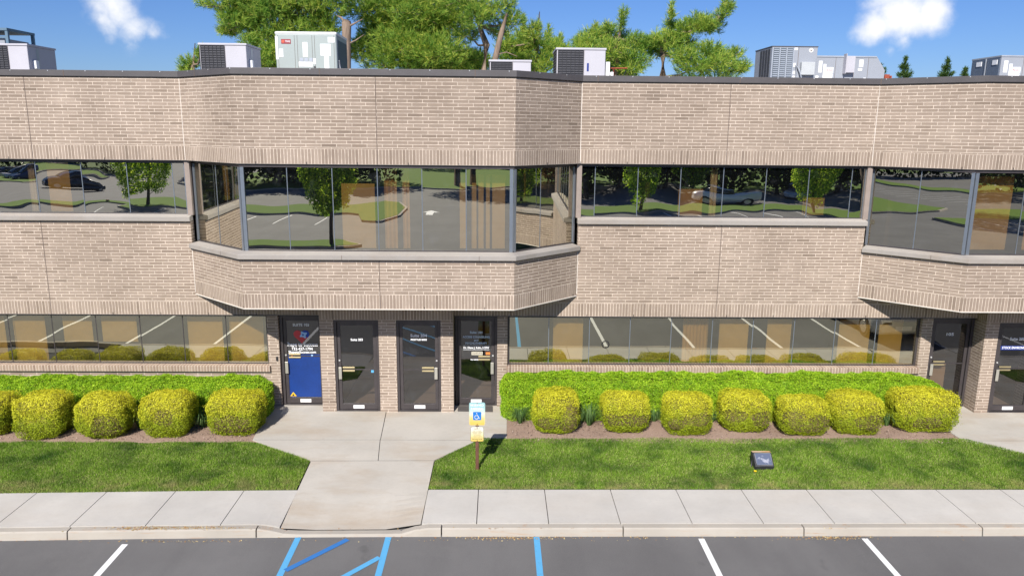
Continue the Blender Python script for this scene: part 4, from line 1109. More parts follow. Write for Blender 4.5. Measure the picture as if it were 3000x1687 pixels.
for i, (x, y, r0, lb) in enumerate([(-8.98, 15.55, .36, 'arching green grass clump between the second and third golden shrubs from the left edge'), (-7.71, 15.55, .42, 'arching green grass clump left of the tall golden shrub'), (-6.36, 15.55, .38, 'arching green grass clump left of the shrub nearest the walkway'),
        (.52, 15.80, .36, 'green grass clump at the hedge corner beside the Suite 104 walkway'), (2.04, 15.70, .46, 'largest grass clump, between the first two shrubs right of the walkway'), (3.50, 15.85, .33, 'small grass clump between the second and third shrubs right of the walkway'),
        (4.80, 15.85, .30, 'sparse grass clump between the third and fourth shrubs right of the walkway'), (8.66, 15.70, .34, 'grass clump left of the widest golden shrub'), (-10.2, 15.5, .3, 'grass clump behind the golden shrub at the left edge')]):
    clump(x, y, r0, 130, 70 + i, lb)

# ---------------------------------------------------------------- rooftop units
M_ug = simple('warm_grey_cabinet', (.46, .45, .49), .5, 0, .06, 2, 30); M_ug2 = simple('sage_grey_cabinet', (.33, .375, .365), .5, 0, .05, 2, 30)
M_ug3 = simple('cool_grey_cabinet', (.30, .32, .36), .5, 0, .05, 2, 30); M_coil = simple('dark_coil', (.06, .06, .07), .6, .2, .4, 30); M_wire = simple('coil_guard_wire', (.03, .03, .035), .5)
M_rust = simple('rusty_pipe', (.30, .06, .03), .8); M_cond = simple('black_conduit', (.03, .03, .04), .5); M_slat = simple('louvre_metal', (.42, .45, .50), .4, .3)
def grille(parent, x0, x1, y, z0, z1, nx, nz, axis='x', out=-1):
    """coil face with a wire guard; axis 'x' faces -Y, axis 'y' faces +-X at x=x0 (then x1 holds y range end)"""
    c = MB(); g_ = MB()
    if axis == 'x':
        c.box(x0, x1, y - .004, y + .0, z0, z1)
        for i in range(nx + 1): t = x0 + (x1 - x0) * i / nx; g_.box(t - .006, t + .006, y - .02, y - .008, z0, z1)
        for i in range(nz + 1): t = z0 + (z1 - z0) * i / nz; g_.box(x0, x1, y - .024, y - .014, t - .004, t + .004)
    else:
        yA, yB = x0, x1; X = y
        c.box(min(X, X + out * .004), max(X, X + out * .004), yA, yB, z0, z1)
        for i in range(nx + 1): t = yA + (yB - yA) * i / nx; a = sorted((X + out * .008, X + out * .02)); g_.box(a[0], a[1], t - .006, t + .006, z0, z1)
        for i in range(nz + 1): t = z0 + (z1 - z0) * i / nz; a = sorted((X + out * .014, X + out * .024)); g_.box(a[0], a[1], yA, yB, t - .004, t + .004)
    o = c.build('condenser_coil', M_coil, parent); g_.build('wire_guard', M_wire, o); return o
def unit_small(x0, x1, y, z1, depth, frac, label, gleft=True, conduit=False, sticker=None, zb=7.35, m=M_ug):
    e = empty('rooftop_unit', ((x0 + x1) / 2, y + depth / 2, 7.3), label, 'air conditioner', 'air-conditioning units on the roof')
    xm = x0 + (x1 - x0) * frac
    b = MB(); b.box(x0, x1, y, y + depth, zb + .05, z1 - .05); b.build('cabinet', m, e, .015)
    c = MB(); c.box(x0 + .03, x1 - .03, y + .04, y + depth - .04, 7.3, zb + .05); c.build('kerb_frame', M_ug3, e)
    t = MB(); t.box(x0 - .03, x1 + .02, y - .02, y + depth + .02, z1 - .05, z1); t.build('lid', m, e, .008)
    grille(e, x0 + .03, xm, y - .003, zb + .08, z1 - .06, 6, 18)
    if gleft: grille(e, y + .03, y + depth * .8, x0 - .003, zb + .08, z1 - .06, 6, 14, 'y', -1)
    l = MB(); l.box(xm + (x1 - xm) * .28, xm + (x1 - xm) * .72, y - .006, y - .001, zb + .28, zb + .42); l.build('rating_label', simple('pale_label', (.60, .66, .68), .6), e)
    mj_ = MB(); mj_.box(xm + .015, xm + .022, y - .003, y + .0, zb + .06, z1 - .06); mj_.build('panel_seam', M_joint, e)
    if conduit:
        d_ = MB(); d_.box(x1 + .001, x1 + .09, y + .16, y + .30, z1 - .60, z1 - .40); d_.build('disconnect_box', M_white, e, .01)
        f_ = MB(); f_.box(x1 + .0, x1 + .004, y + .36, y + .48, z1 - .88, z1 - .10); f_.build('side_strip', M_slat, e)
        c_ = MB(); c_.tube([(x1 + .05, y + .23, z1 - .60), (x1 + .05, y + .23, z1 - .74), (x1 + .06, y + .60, z1 - .75), (x1 + .25, y + .95, z1 - 1.05), (x1 + .35, y + 1.1, 7.34)], .018, 6); c_.build('conduit', M_cond, e)
    if sticker:
        s_ = MB(); s_.box(*sticker); s_.build('sticker', M_navy, e)
    return e
unit_small(-13.20, -11.977, 20.3, 8.477, 1.25, .585, 'grey rooftop unit with dark grille at the left edge of the roof', conduit=True)
unit_small(-7.632, -6.448, 20.3, 8.545, 1.2, .53, 'grey rooftop unit with dark grille, left of the big sage-grey one', conduit=True)
unit_small(-.228, .836, 20.3, 8.213, 1.0, .54, 'lowest rooftop unit, barely clearing the coping over the middle bay', zb=7.3)
unit_small(1.499, 2.756, 20.3, 8.528, 1.2, .545, 'grey rooftop unit with dark grille and red gas pipe on its right', sticker=(2.28, 2.33, 20.292, 20.298, 7.95, 8.15))
# extras beside the fourth one
rt = empty('roof_gas_pipe', (3.15, 20.6, 7.3), 'rusty red gas pipe with white flue boxes beside the fourth rooftop unit', 'pipe')
mb = MB(); mb.tube([(2.82, 20.6, 8.05), (3.38, 20.6, 8.06)], .018, 6); mb.tube([(3.02, 20.6, 8.05), (3.02, 20.6, 7.3)], .02, 6); mb.build('gas_pipe', M_rust, rt)
mb = MB(); mb.tube([(3.35, 20.6, 8.0), (3.12, 20.6, 7.5), (3.12, 20.6, 7.3)], .015, 6); mb.build('strut', M_cond, rt)
mb = MB(); mb.box(2.79, 2.90, 20.45, 20.62, 7.3, 8.2); mb.box(2.92, 3.0, 20.45, 20.6, 7.3, 7.95); split_build(mb, 'flue_box', M_white, rt, .01)
# far-left unit behind
e = empty('rooftop_unit', (-15.2, 24.6, 7.3), 'dark blue-grey open-framed unit behind the leftmost rooftop unit', 'air conditioner', 'air-conditioning units on the roof')
mb = MB(); mb.box(-16.1, -14.80, 24.0, 25.2, 7.35, 8.98); mb.build('cabinet', M_ug3, e, .01)
mb = MB(); mb.box(-16.15, -14.64, 23.9, 25.3, 9.2, 9.27)
for x in (-16.12, -14.72): mb.box(x, x + .08, 23.92, 24.0, 7.3, 9.2); mb.box(x, x + .08, 25.2, 25.28, 7.3, 9.2)
mb.box(-16.04, -14.72, 23.93, 23.98, 8.98, 9.03); mb.build('frame', simple('blue_grey_frame', (.10, .17, .24), .5), e)
# big sage-grey unit
X0, X1, Y0, ZT = -6.183, -4.487, 22.0, 9.045
e = empty('rooftop_unit', (-5.3, 22.8, 7.3), 'largest rooftop unit, pale sage-grey with white labels and a red badge', 'air conditioner', 'air-conditioning units on the roof')
mb = MB(); mb.box(X0, X1, Y0, Y0 + 1.5, 7.35, ZT - .04); mb.build('cabinet', M_ug2, e, .05)
mb = MB(); mb.box(X0 + .05, X1 - .05, Y0 + .05, Y0 + 1.45, 7.3, 7.36); mb.build('kerb_frame', M_ug3, e)
mb = MB(); mb.box(X0 - .01, X1 + .01, Y0 - .01, Y0 + 1.51, ZT - .09, ZT); mb.build('lid', simple('pale_lid', (.66, .67, .66), .5), e, .045)
U = lambda f: X0 + (X1 - X0) * f; V_ = lambda f: ZT - (ZT - 7.75) * f      # f: 0 top .. 1 at the coping line
mb = MB()
for f in (.045, .315, .36, .60, .64, .955): mb.box(U(f) - .004, U(f) + .004, Y0 - .004, Y0 + .001, 7.4, ZT - .1)
split_build(mb, 'panel_seam', M_joint, e)
mb = MB()
for a_, b_, c_, d_ in ((.005, .045, .1, .58), (.06, .125, .36, .53), (.445, .525, .22, .52), (.37, .60, .62, .72), (.61, .65, .55, .67), (.73, .90, .25, .49), (.79, .865, .5, .88), (.86, .97, .11, .22), (.13, .25, .77, .88)):
    mb.box(U(a_), U(b_), Y0 - .007, Y0 - .0015, V_(d_), V_(c_))
split_build(mb, 'white_label', M_white, e)
mb = MB()
for a_ in (.39, .465, .54): mb.box(U(a_), U(a_ + .06), Y0 - .0095, Y0 - .0072, V_(.61), V_(.54))
mb.build('vent_slots', M_slat, e)
mb = MB(); mb.box(U(.10), U(.255), Y0 - .008, Y0 - .0015, V_(.255), V_(.16)); o = mb.build('badge', simple('maroon_badge', (.28, .04, .05), .5), e)
mb = MB(); mb.tube([(U(.13), Y0 - .0085, V_(.207)), (U(.13), Y0 - .0105, V_(.207))], .036, 14); mb.build('badge_roundel', simple('red_roundel', (.75, .10, .05), .5), o)
text('TRANE', .075, U(.205), Y0 - .0095, V_(.207), M_text, o, width=.13)
mb = MB()
for f in (.145, .44, .77): mb.box(U(f), U(f) + .10, Y0 - .006, Y0 - .001, V_(.985), V_(.91))
mb.tube([(U(.63), Y0, V_(.73)), (U(.63), Y0 - .01, V_(.73))], .03, 10); mb.tube([(U(.63), Y0, V_(.86)), (U(.63), Y0 - .01, V_(.86))], .026, 10); split_build(mb, 'access_port', M_cond, e)
mb = MB(); mb.box(X1 - .001, X1 + .006, Y0 + .15, Y0 + 1.4, 7.45, ZT - .2); mb.build('side_coil', simple('side_coil', (.06, .09, .13), .5), e)
mb = MB(); mb.tube([(X1 + .02, Y0 + .12, ZT - .75), (X1 + .035, Y0 + .2, ZT - 1.0), (X1 + .05, Y0 + .35, 7.4)], .022, 6); mb.build('side_pipe', M_white, e)
# tall louvred unit on the right
X0, X1, Y0, ZT, DP = 7.064, 8.253, 20.3, 8.63, 1.3
e = empty('rooftop_unit', (7.65, 20.95, 7.3), 'tall grey rooftop unit with louvred coil panels and a round emblem', 'air conditioner', 'air-conditioning units on the roof')
mb = MB(); mb.box(X0, X1, Y0, Y0 + DP, 7.33, ZT - .02); mb.build('cabinet', M_ug3, e, .01)
mb = MB(); mb.box(X0 - .01, X1 + .01, Y0 - .01, Y0 + DP + .01, ZT - .02, ZT); mb.build('lid', M_coping, e)
fx = lambda f: X0 + (X1 - X0) * f
def louvre(x0_, x1_):
    mb = MB(); mb.box(x0_, x1_, Y0 - .006, Y0 - .001, 7.4, ZT - .05); o = mb.build('louvre_panel', simple('louvre_backing', (.10, .13, .16), .6), e)  # dark backing panel behind the slats
    s_ = MB(); z = 7.42
    while z < ZT - .08: s_.box(x0_ + .01, x1_ - .01, Y0 - .020, Y0 - .007, z, z + .024); z += .05
    s_.build('slats', M_slat, o)
for a_ in (.035, .185, .335): louvre(fx(a_), fx(a_ + .125))
mb = MB()
for a_ in (.0, .16, .31, .46): mb.box(fx(a_), fx(a_ + .025), Y0 - .024, Y0 - .001, 7.36, ZT - .03)
split_build(mb, 'corner_rail', M_slat, e)
mb = MB()
for i in range(4): y_ = Y0 + .12 + i * .2; mb.box(X0 - .008, X0 - .001, y_, y_ + .16, 7.4, ZT - .06)
split_build(mb, 'side_coil', M_coil, e)
mb = MB(); mb.box(fx(.58), fx(.588), Y0 - .004, Y0, 7.4, ZT - .03); split_build(mb, 'panel_seam', M_joint, e)
mb = MB(); mb.box(fx(.635), fx(.93), Y0 - .13, Y0 - .001, ZT - .72, ZT - .40); mb.build('rain_hood', simple('hood_grey', (.46, .48, .49), .5), e, .01)
mb = MB(); mb.tube([(fx(.855), Y0, ZT - .10), (fx(.855), Y0 - .008, ZT - .10)], .055, 18); o = mb.build('round_emblem', M_white, e)
mb = MB(); mb.box(fx(.835), fx(.875), Y0 - .011, Y0 - .0085, ZT - .115, ZT - .088); mb.build('emblem_mark', M_joint, o)
mb = MB()
for a_, b_, c_, d_ in ((.49, .56, .04, .10), (.49, .54, .42, .52), (.475, .54, .62, .70), (.475, .54, .74, .78), (.67, .93, .80, .93), (.62, .66, .80, .85)): mb.box(fx(a_), fx(b_), Y0 - .006, Y0 - .001, ZT - d_, ZT - c_)
split_build(mb, 'white_label', M_white, e)
mb = MB(); mb.tube([(fx(.54), Y0 - .02, ZT - .47), (fx(.60), Y0 - .10, ZT - .58), (fx(.66), Y0 - .10, ZT - .80), (fx(.69), Y0 - .06, 7.4)], .017, 6); mb.tube([(fx(.54), Y0 - .02, ZT - .48), (fx(.57), Y0 - .05, ZT - .7), (fx(.6), Y0 - .05, 7.4)], .017, 6); mb.build('conduit', M_slat, e)
# long low unit with the sloped economiser
X0, X1, Y0, ZT = 8.42, 10.28, 20.75, 8.43
def long_unit(X0, X1, Y0, ZT, label, logo='RUUD'):
    e = empty('rooftop_unit', ((X0 + X1) / 2, Y0 + .7, 7.3), label, 'air conditioner', 'air-conditioning units on the roof')
    W = X1 - X0; mb = MB(); P = [(X0, 7.33), (X1 - .02, 7.33), (X1, ZT - .34), (X1 - .24, ZT), (X0, ZT)]
    for yy in (Y0, Y0 + 1.25): q = [(x, yy, z) for x, z in P]; mb.face(q if yy == Y0 else q[::-1])
    for i in range(5): a_, b_ = P[i], P[(i + 1) % 5]; mb.face([(a_[0], Y0, a_[1]), (a_[0], Y0 + 1.25, a_[1]), (b_[0], Y0 + 1.25, b_[1]), (b_[0], Y0, b_[1])])
    mb.build('cabinet', M_ug3, e)
    t_ = MB(); t_.box(X0 - .01, X1 - .25, Y0 - .015, Y0 + 1.26, ZT - .025, ZT + .015); t_.build('lid', M_slat, e, .004)
    s_ = MB()
    for f in (.28, .55, .75): s_.box(X0 + W * f, X0 + W * f + .008, Y0 - .004, Y0, 7.4, ZT - .03)
    split_build(s_, 'panel_seam', M_joint, e)
    h_ = MB(); h_.box(X0 + W * .40, X0 + W * .53, Y0 - .14, Y0 - .001, ZT - .42, ZT - .0); h_.box(X0 + W * .39, X0 + W * .40, Y0 - .18, Y0, ZT - .45, ZT + .06); h_.build('rain_hood', M_ug, e, .006)
    l_ = MB()
    for a_, b_, c_, d_ in ((.04, .09, .12, .42), (.11, .15, .20, .9), (.15, .25, .44, .9), (.30, .50, .56, .80), (.62, .68, .08, .27), (.61, .67, .30, .36), (.70, .735, .54, .75), (.0, .05, .50, .68)): l_.box(X0 + W * a_, X0 + W * b_, Y0 - .006, Y0 - .001, ZT - d_, ZT - c_)
    split_build(l_, 'white_label', M_white, e)
    b_ = MB(); b_.box(X0 + W * .145, X0 + W * .255, Y0 - .009, Y0 - .0062, ZT - .43, ZT - .28); o = b_.build('badge', M_white, e); text(logo, .09, X0 + W * .2, Y0 - .012, ZT - .355, M_red, o, width=.16)
    return e
long_unit(X0, X1, Y0, ZT, 'long low grey rooftop unit with sloped end, right of the louvred one')
mb = MB(); mb.box(10.42, 10.56, 21.0, 21.2, 7.3, 8.0); mb.box(10.58, 10.62, 21.0, 21.1, 7.3, 7.97)
tag(mb.build('roof_pipe', M_rust, None, .01), 'short rusty red pipe stub beside the long rooftop unit', 'pipe')
e = long_unit(13.088, 15.2, 20.3, 8.45, 'grey rooftop unit with dark left side, at the right edge of the roof')
mb = MB(); mb.box(13.075, 13.087, 20.34, 20.86, 7.4, 8.40); mb.box(13.075, 13.087, 20.94, 21.50, 7.4, 8.40); mb.build('side_coil', simple('slate_side', (.11, .14, .19), .6), e)
mb = MB(); mb.box(13.06, 13.074, 20.42, 20.62, 8.24, 8.36); mb.box(13.06, 13.074, 21.08, 21.3, 8.24, 8.36); split_build(mb, 'side_label', M_white, e)
mb = MB(); mb.box(13.055, 13.07, 20.88, 20.92, 7.4, 8.42); mb.build('side_rail', M_slat, e)

# ---------------------------------------------------------------- trees
def pine(name, label, Y, blobs, trunk, seed, group='pine trees behind the building', dens=1.0, needle=.20, m=M_needle, twigs=True, depth=1.0, extra=0):
    r_ = np.random.default_rng(seed)
    bx = trunk[0][0]
    e = empty(name, (bx, Y, -.2), label, 'tree', group)
    Vs = []
    tb = MB(); tb.tube([(x, Y + dy, z) for x, z, rr, dy in trunk], [rr * .78 for x, z, rr, dy in trunk], 9); 
    T = np.array([(x, Y + dy, z) for x, z, rr, dy in trunk])
    B = []
    for (x, z, rx, rz) in blobs: B.append((x, Y + r_.uniform(-.9, .9) * depth, z, rx, rz))
    for i in range(extra):
        x, z, rx, rz = blobs[r_.integers(len(blobs))]; B.append((x + r_.normal() * .5, Y + r_.uniform(.8, 2.6), z + r_.normal() * .3, rx, rz))
    for (x, y, z, rx, rz) in B:
        n = int(dens * 540 * rx * max(rz, .2) * 1.25 + 14)
        D = unit(r_.normal(size=(n, 3))); rad = r_.uniform(.2, 1.25, n) ** .7
        P = np.array([x, y, z]) + D * rad[:, None] * np.array([rx, rx * .9, rz])
        # tuft directions: outward + up
        d = unit(D * np.array([1, 1, .7]) + np.array([0, 0, .75]) + r_.normal(size=(n, 3)) * .35)
        k = 15
        dd = np.repeat(d, k, 0); pp = np.repeat(P, k, 0) + dd * r_.uniform(-.12, .06, (n * k, 1))
        q = unit(dd + r_.normal(size=dd.shape) * .55); ln = needle * r_.uniform(.6, 1.1, (len(q), 1))
        sd_ = unit(np.cross(q, r_.normal(size=q.shape))) * .0078
        Vs.append(np.stack([pp - sd_, pp + sd_, pp + q * ln + sd_ * .5, pp + q * ln - sd_ * .5], 1))
        # limb to the trunk
        far_ = [b for b in B if abs(b[0] - T[0, 0]) < abs(x - T[0, 0]) - .3]
        j = np.argmin(np.abs(T[:, 2] - (z - rz * .4 - abs(x - T[0, 0]) * .12))); t0 = T[j]
        if abs(x - T[0, 0]) > 1.5 and far_: b_ = min(far_, key=lambda b: (b[0] - x) ** 2 + (b[2] - z) ** 2); t0 = np.array([b_[0], b_[1], b_[2] - b_[4] * .3])
        c_ = np.array([x, y, z - rz * .25]); mid = (t0 + c_) / 2 + np.array([0, 0, -.12 * np.linalg.norm(t0 - c_) * .5]) + r_.normal(size=3) * .08
        if twigs:
            tb.tube([t0, mid, c_], [.055, .04, .018], 5, False)
            for _ in range(4):
                dr = unit(r_.normal(size=3)) * np.array([rx, rx, rz]) * .9; tb.tube([mid * .3 + c_ * .7, c_ + dr], [.018, .006], 4, False)
    tb.build('trunk', M_bark, e)
    loose_mesh('crown', np.concatenate(Vs), m, e)
    return e
T1 = [(-10.45, 11.0, 0.79, 0.29), (-9.44, 10.95, 0.93, 0.53), (-8.43, 10.84, 0.93, 0.59), (-7.43, 10.67, 0.93, 0.66), (-6.52, 10.98, 0.93, 0.53), (-9.74, 10.28, 0.59, 0.29), (-8.99, 10.04, 0.79, 0.53), (-7.86, 9.75, 1.06, 0.66), (-8.27, 9.13, 0.79, 0.53), (-8.87, 8.87, 0.53, 0.33), (-10.39, 10.03, 0.29, 0.16), (-6.56, 10.13, 0.66, 0.46), (-7.51, 9.01, 0.79, 0.53), (-9.47, 10.53, 0.79, 0.29), (-9.28, 9.49, 0.4, 0.26), (-10.11, 10.46, 0.4, 0.19), (-9.0, 11.7, 1.2, .6), (-7.4, 11.8, 1.3, .7), (-8.2, 12.7, 1.1, .7), (-6.4, 11.7, .9, .5), (-8.0, 8.3, 1.0, .4), (-7.2, 8.3, .9, .4)]
pine('pine_tree', 'dense pine tree rising behind the sage-grey rooftop unit', 30, T1, [(-7.9, -.3, .30, .4), (-7.9, 8.2, .22, .3), (-7.95, 10.5, .15, .2), (-8.1, 12.8, .05, 0)], 1, extra=12)
mb_t = empty('broken_pine_trunk', (-5.6, 29, -.2), 'bare broken pine trunk between the two densest pines', 'tree', None)
mb = MB(); mb.tube([(-5.62, 29, -.3), (-5.60, 29, 8.6), (-5.55, 29, 9.6), (-5.53, 29, 10.16), (-5.50, 29, 10.26)], [.24, .175, .16, .17, .13], 10)
mb.tube([(-5.53, 29, 10.1), (-5.72, 29, 10.35), (-5.9, 29, 10.42)], [.06, .04, .015], 6); mb.tube([(-5.55, 29, 10.0), (-5.25, 28.9, 10.12), (-4.95, 29, 10.3)], [.05, .035, .015], 6); mb.tube([(-5.57, 29, 9.4), (-5.2, 28.9, 9.55), (-4.9, 28.9, 9.75)], [.035, .025, .01], 6); mb.build('trunk', M_bark, mb_t)
T2 = [(-5.47, 11.17, 0.85, 0.56), (-4.51, 11.44, 0.99, 0.56), (-4.26, 10.66, 1.27, 0.71), (-3.17, 10.94, 1.13, 0.71), (-2.21, 10.56, 0.99, 0.63), (-5.1, 10.0, 0.71, 0.56), (-3.87, 9.75, 1.27, 0.63), (-2.5, 9.5, 1.27, 0.63), (-4.57, 9.08, 0.99, 0.42), (-1.54, 9.12, 0.85, 0.49), (-1.8, 11.08, 0.85, 0.56), (-5.53, 9.47, 0.56, 0.42), (-3.2, 8.96, 1.13, 0.35), (-1.95, 8.98, 0.85, 0.28), (-2.88, 11.46, 1.13, 0.42), (-3.5, 12.2, 1.4, .6), (-2.9, 13.0, 1.1, .7), (-3.0, 8.3, 1.5, .4)]
pine('pine_tree', 'broadest pine tree, right of the broken trunk', 32, T2, [(-3.3, -.3, .32, 0), (-3.2, 8.2, .24, 0), (-3.1, 11, .16, 0), (-3.0, 13.4, .05, 0)], 2, extra=12)
T3 = [(-0.82, 10.57, 0.62, 0.42), (-0.29, 10.83, 0.44, 0.42), (-1.15, 10.06, 0.5, 0.28), (-0.02, 10.2, 0.5, 0.26), (-1.61, 11.19, 0.55, 0.41), (0.24, 11.09, 0.41, 0.27), (0.51, 10.59, 0.41, 0.34), (-0.82, 11.08, 0.5, 0.3)]
pine('pine_tree', 'thin pine tree with a forked bare trunk behind the lowest rooftop unit', 30.5, T3, [(-.60, -.3, .26, 0), (-.60, 8.5, .19, 0), (-.47, 9.6, .17, 0), (-.75, 10.3, .10, 0), (-1.0, 11.2, .05, 0)], 3, dens=.8)
mb_t = empty('leaning_trunk', (-.3, 30, -.2), 'slim leaning bare trunk beside the forked pine', 'tree', None)
mb = MB(); mb.tube([(-.35, 30, -.3), (-.22, 30, 8.6), (-.05, 30, 9.4), (.10, 30, 10.0), (.3, 30, 10.7)], [.16, .12, .11, .10, .04], 8); mb.tube([(-.1, 30, 9.2), (.3, 30, 9.3), (.7, 30, 9.15)], [.03, .02, .01], 5); mb.build('trunk', M_bark, mb_t)
T4 = [(0.83, 10.0, 0.68, 0.5), (1.69, 9.78, 0.8, 0.5), (2.4, 9.82, 0.6, 0.4), (1.4, 10.4, 0.28, 0.4), (0.56, 9.49, 0.6, 0.4), (1.99, 9.16, 0.73, 0.36), (1.13, 9.22, 0.87, 0.36), (2.7, 9.38, 0.44, 0.4), (1.68, 10.46, 0.10, 0.55), (0.27, 9.9, 0.4, 0.4), (2.11, 10.33, 0.12, 0.4), (1.5, 8.5, 1.1, .4), (1.0, 10.65, .1, .35)]
pine('pine_tree', 'feathery pale pine between the lowest and fourth rooftop units', 33, T4, [(1.5, -.3, .22, 0), (1.5, 8.5, .13, 0), (1.62, 10.0, .06, 0), (1.68, 11.2, .02, 0)], 4, dens=.85, extra=4)
T5 = [(3.85, 10.18, 0.55, 0.28), (4.6, 10.05, 0.6, 0.42), (5.43, 9.8, 0.7, 0.4), (4.85, 10.7, 0.15, 0.39), (4.35, 9.53, 0.6, 0.4), (5.32, 9.15, 0.7, 0.4), (3.52, 9.78, 0.5, 0.3), (3.26, 9.39, 0.4, 0.3), (3.0, 8.9, .5, .35), (3.3, 9.95, .3, .2), (5.98, 9.87, 0.42, 0.3), (5.2, 8.82, 0.56, 0.28), (4.32, 10.37, 0.22, 0.25), (4.0, 8.9, .6, .3), (4.8, 8.4, 1.0, .35)]
pine('pine_tree', 'pine tree with one upright spire behind the fourth rooftop unit', 31.5, T5, [(4.7, -.3, .26, 0), (4.7, 8.4, .17, 0), (4.8, 10, .08, 0), (4.86, 11.0, .03, 0)], 5, extra=4)
T6 = [(6.72, 10.47, 0.2, 0.5), (6.68, 9.89, 0.55, 0.36), (7.2, 10.28, 0.4, 0.3), (7.73, 10.42, 0.7, 0.27), (8.53, 10.55, 0.6, 0.27), (8.77, 10.94, 0.26, 0.19), (9.02, 11.25, 0.27, 0.3), (7.72, 10.67, 0.41, 0.19), (7.37, 9.77, 0.6, 0.34), (8.05, 9.52, 0.55, 0.3), (7.12, 9.25, 0.6, 0.34), (6.31, 9.6, 0.4, 0.3), (8.36, 9.01, 0.82, 0.33), (9.32, 8.89, 0.68, 0.3), (9.54, 9.5, 0.34, 0.22), (8.74, 9.4, 0.48, 0.26), (7.55, 8.87, 0.75, 0.3), (6.63, 10.91, 0.08, 0.34), (9.85, 9.02, 0.3, 0.2), (6.21, 9.95, 0.35, 0.3), (8.0, 8.3, 1.5, .3), (8.0, 10.5, .3, .2)]
pine('pine_tree', 'open windswept pine with a long branch reaching up to the right', 31, T6, [(6.5, -.3, .28, 0), (6.51, 8.5, .19, 0), (6.47, 9.4, .17, 0), (6.7, 10.2, .08, 0), (6.65, 11.0, .03, 0)], 6)
pine('pine_tree', 'tip of a small pine left of the second rooftop unit', 34, [(-13.32, 9.08, 0.42, 0.3), (-12.94, 9.44, 0.2, 0.35), (-13.7, 8.85, 0.2, 0.12), (-12.56, 9.5, 0.16, 0.24), (-13.2, 8.4, .6, .3)], [(-13.1, -.3, .15, 0), (-13.1, 9.0, .06, 0), (-12.95, 9.9, .02, 0)], 7)
def cone_blobs(cx_, zt, h, w_, n=7):
    out = []
    for i in range(n):
        f = i / (n - 1); out.append((cx_, zt - .12 - f * h, .06 + w_ * f, h / n * .55))
    return out
for i, (cx_, zt, h, w_, Y, lb) in enumerate([(18.72, 9.82, 1.9, .75, 36, 'pointed young spruce, the taller of two behind the long rooftop unit'), (17.45, 9.5, 1.4, .7, 35.6, 'round-topped young spruce touching the right end of the long rooftop unit'),
        (20.68, 9.80, 1.8, .7, 36, 'young spruce standing alone against the sky right of the middle'), (21.6, 9.42, 1.3, .35, 36, 'smallest spruce tip beside the rightmost rooftop unit'), (-20.8, 8.75, 1.2, .5, 36, 'tiny spruce tip right of the leftmost rooftop unit')]):
    pine('spruce_tree', lb, Y, cone_blobs(cx_, zt, h, w_), [(cx_, -.3, .10, 0), (cx_, 8, .05, 0), (cx_, zt, .012, 0)], 30 + i, group='young spruces behind the building', dens=2.0, needle=.11, m=M_needle2, twigs=False, depth=.15)

q = np.column_stack([rng.uniform(-12.5, 9.9, 9000), rng.uniform(14.78, 16.1, 9000)]); q = q[(q[:, 0] < -5.2) | (q[:, 0] > .3)]
q = np.column_stack([q, np.clip((q[:, 1] - 12.88) * .04, 0, .14) + .012 + rng.uniform(0, .03, len(q))])
tag(loose_mesh('bark_mulch', leaves(q, np.tile([0, 0, 1.0], (len(q), 1)), .018, 1.5, .4), leaf_mat('bark_chips', [(0, (.10, .06, .045)), (.5, (.26, .18, .14)), (1, (.48, .38, .31))], .05)), 'shredded brown bark mulch over the planting beds', 'mulch', kind='stuff')
q = []
for cx_, cy_, sx_, sy_, n_ in ((.25, 11.43, .5, .03, 260), (5.6, 11.42, .35, .03, 240), (2.4, 11.44, .08, .02, 30), (-5.3, 11.33, .5, .02, 60), (-5.9, 11.50, .25, .025, 150), (-5.1, 11.52, .45, .025, 300), (3.1, 11.45, 4.5, .02, 160), (-5, 11.35, 4.0, .02, 120)):
    x_ = rng.normal(cx_, sx_, n_); y_ = rng.normal(cy_, sy_, n_)
    z_ = np.where(y_ > 11.48 + np.where(x_ < 0, -.0018 * x_ ** 2, 0), .004, -.134); q.append(np.column_stack([x_, y_, z_]))
q = np.concatenate(q); lt = loose_mesh('leaf_litter', leaves(q, np.tile([0, 0, 1.0], (len(q), 1)), .014, 3, .6), leaf_mat('dry_litter', [(0, (.30, .13, .05)), (.5, (.42, .28, .12)), (1, (.62, .52, .28))], .1))
tag(lt, 'dry tan and rusty leaf litter along the kerb', 'leaf litter', kind='stuff')
# ---------------------------------------------------------------- across the parking lot (seen in the glass)
def island(name, P, z=-.0, dens=240):
    kb = MB(); kb.prism(P, -.2, z); struct(kb.build('kerb', M_kerb))
    A = Vector((sum(p[0] for p in P) / len(P), sum(p[1] for p in P) / len(P)))
    Q = []
    for p in P:
        v = Vector(p) - A; Q.append(tuple(Vector(p) - v.normalized() * .18))
    mb = MB(); mb.face([(x, y, z + .02) for x, y in Q]); struct(mb.build('lawn', M_grassflat))
    return Q
M_grassflat = soil('grass_flat', (.045, .10, .012), (.15, .24, .04), 25, .5)
def ell(cx_, cy_, rx, ry, n=24): return [(cx_ + rx * math.cos(i * 2 * math.pi / n), cy_ + ry * math.sin(i * 2 * math.pi / n)) for i in range(n)]
island('verge', [(-95, -32.2), (-12.2, -32.2), (-10.0, -36.5), (-8.4, -34.5), (-7.3, -30), (-7.2, -25), (-8.1, -21.3), (-9.3, -21.6), (-10.2, -25.9), (-12, -26.2), (-30, -26.2), (-30.5, -29.5), (-95, -29.5)], 0)
island('verge', [(5.5, -26), (60, -26), (60, -32.2), (5.5, -32.2), (4.2, -29)], 0)
island('verge', [(-30, -12.3), (-8.6, -12.3), (-7.6, -11.2), (-8.6, -10.1), (-30, -10.1)], 0)
mb = MB(); mb.face([(-34, -300, -.10), (70, -300, -.10), (70, -50, -.10), (-34, -50, -.10)]); struct(mb.build('meadow', M_grassflat))
mb = MB(); mb.box(-34, 70, -50.15, -50, -.2, 0); struct(mb.build('kerb', M_kerb))
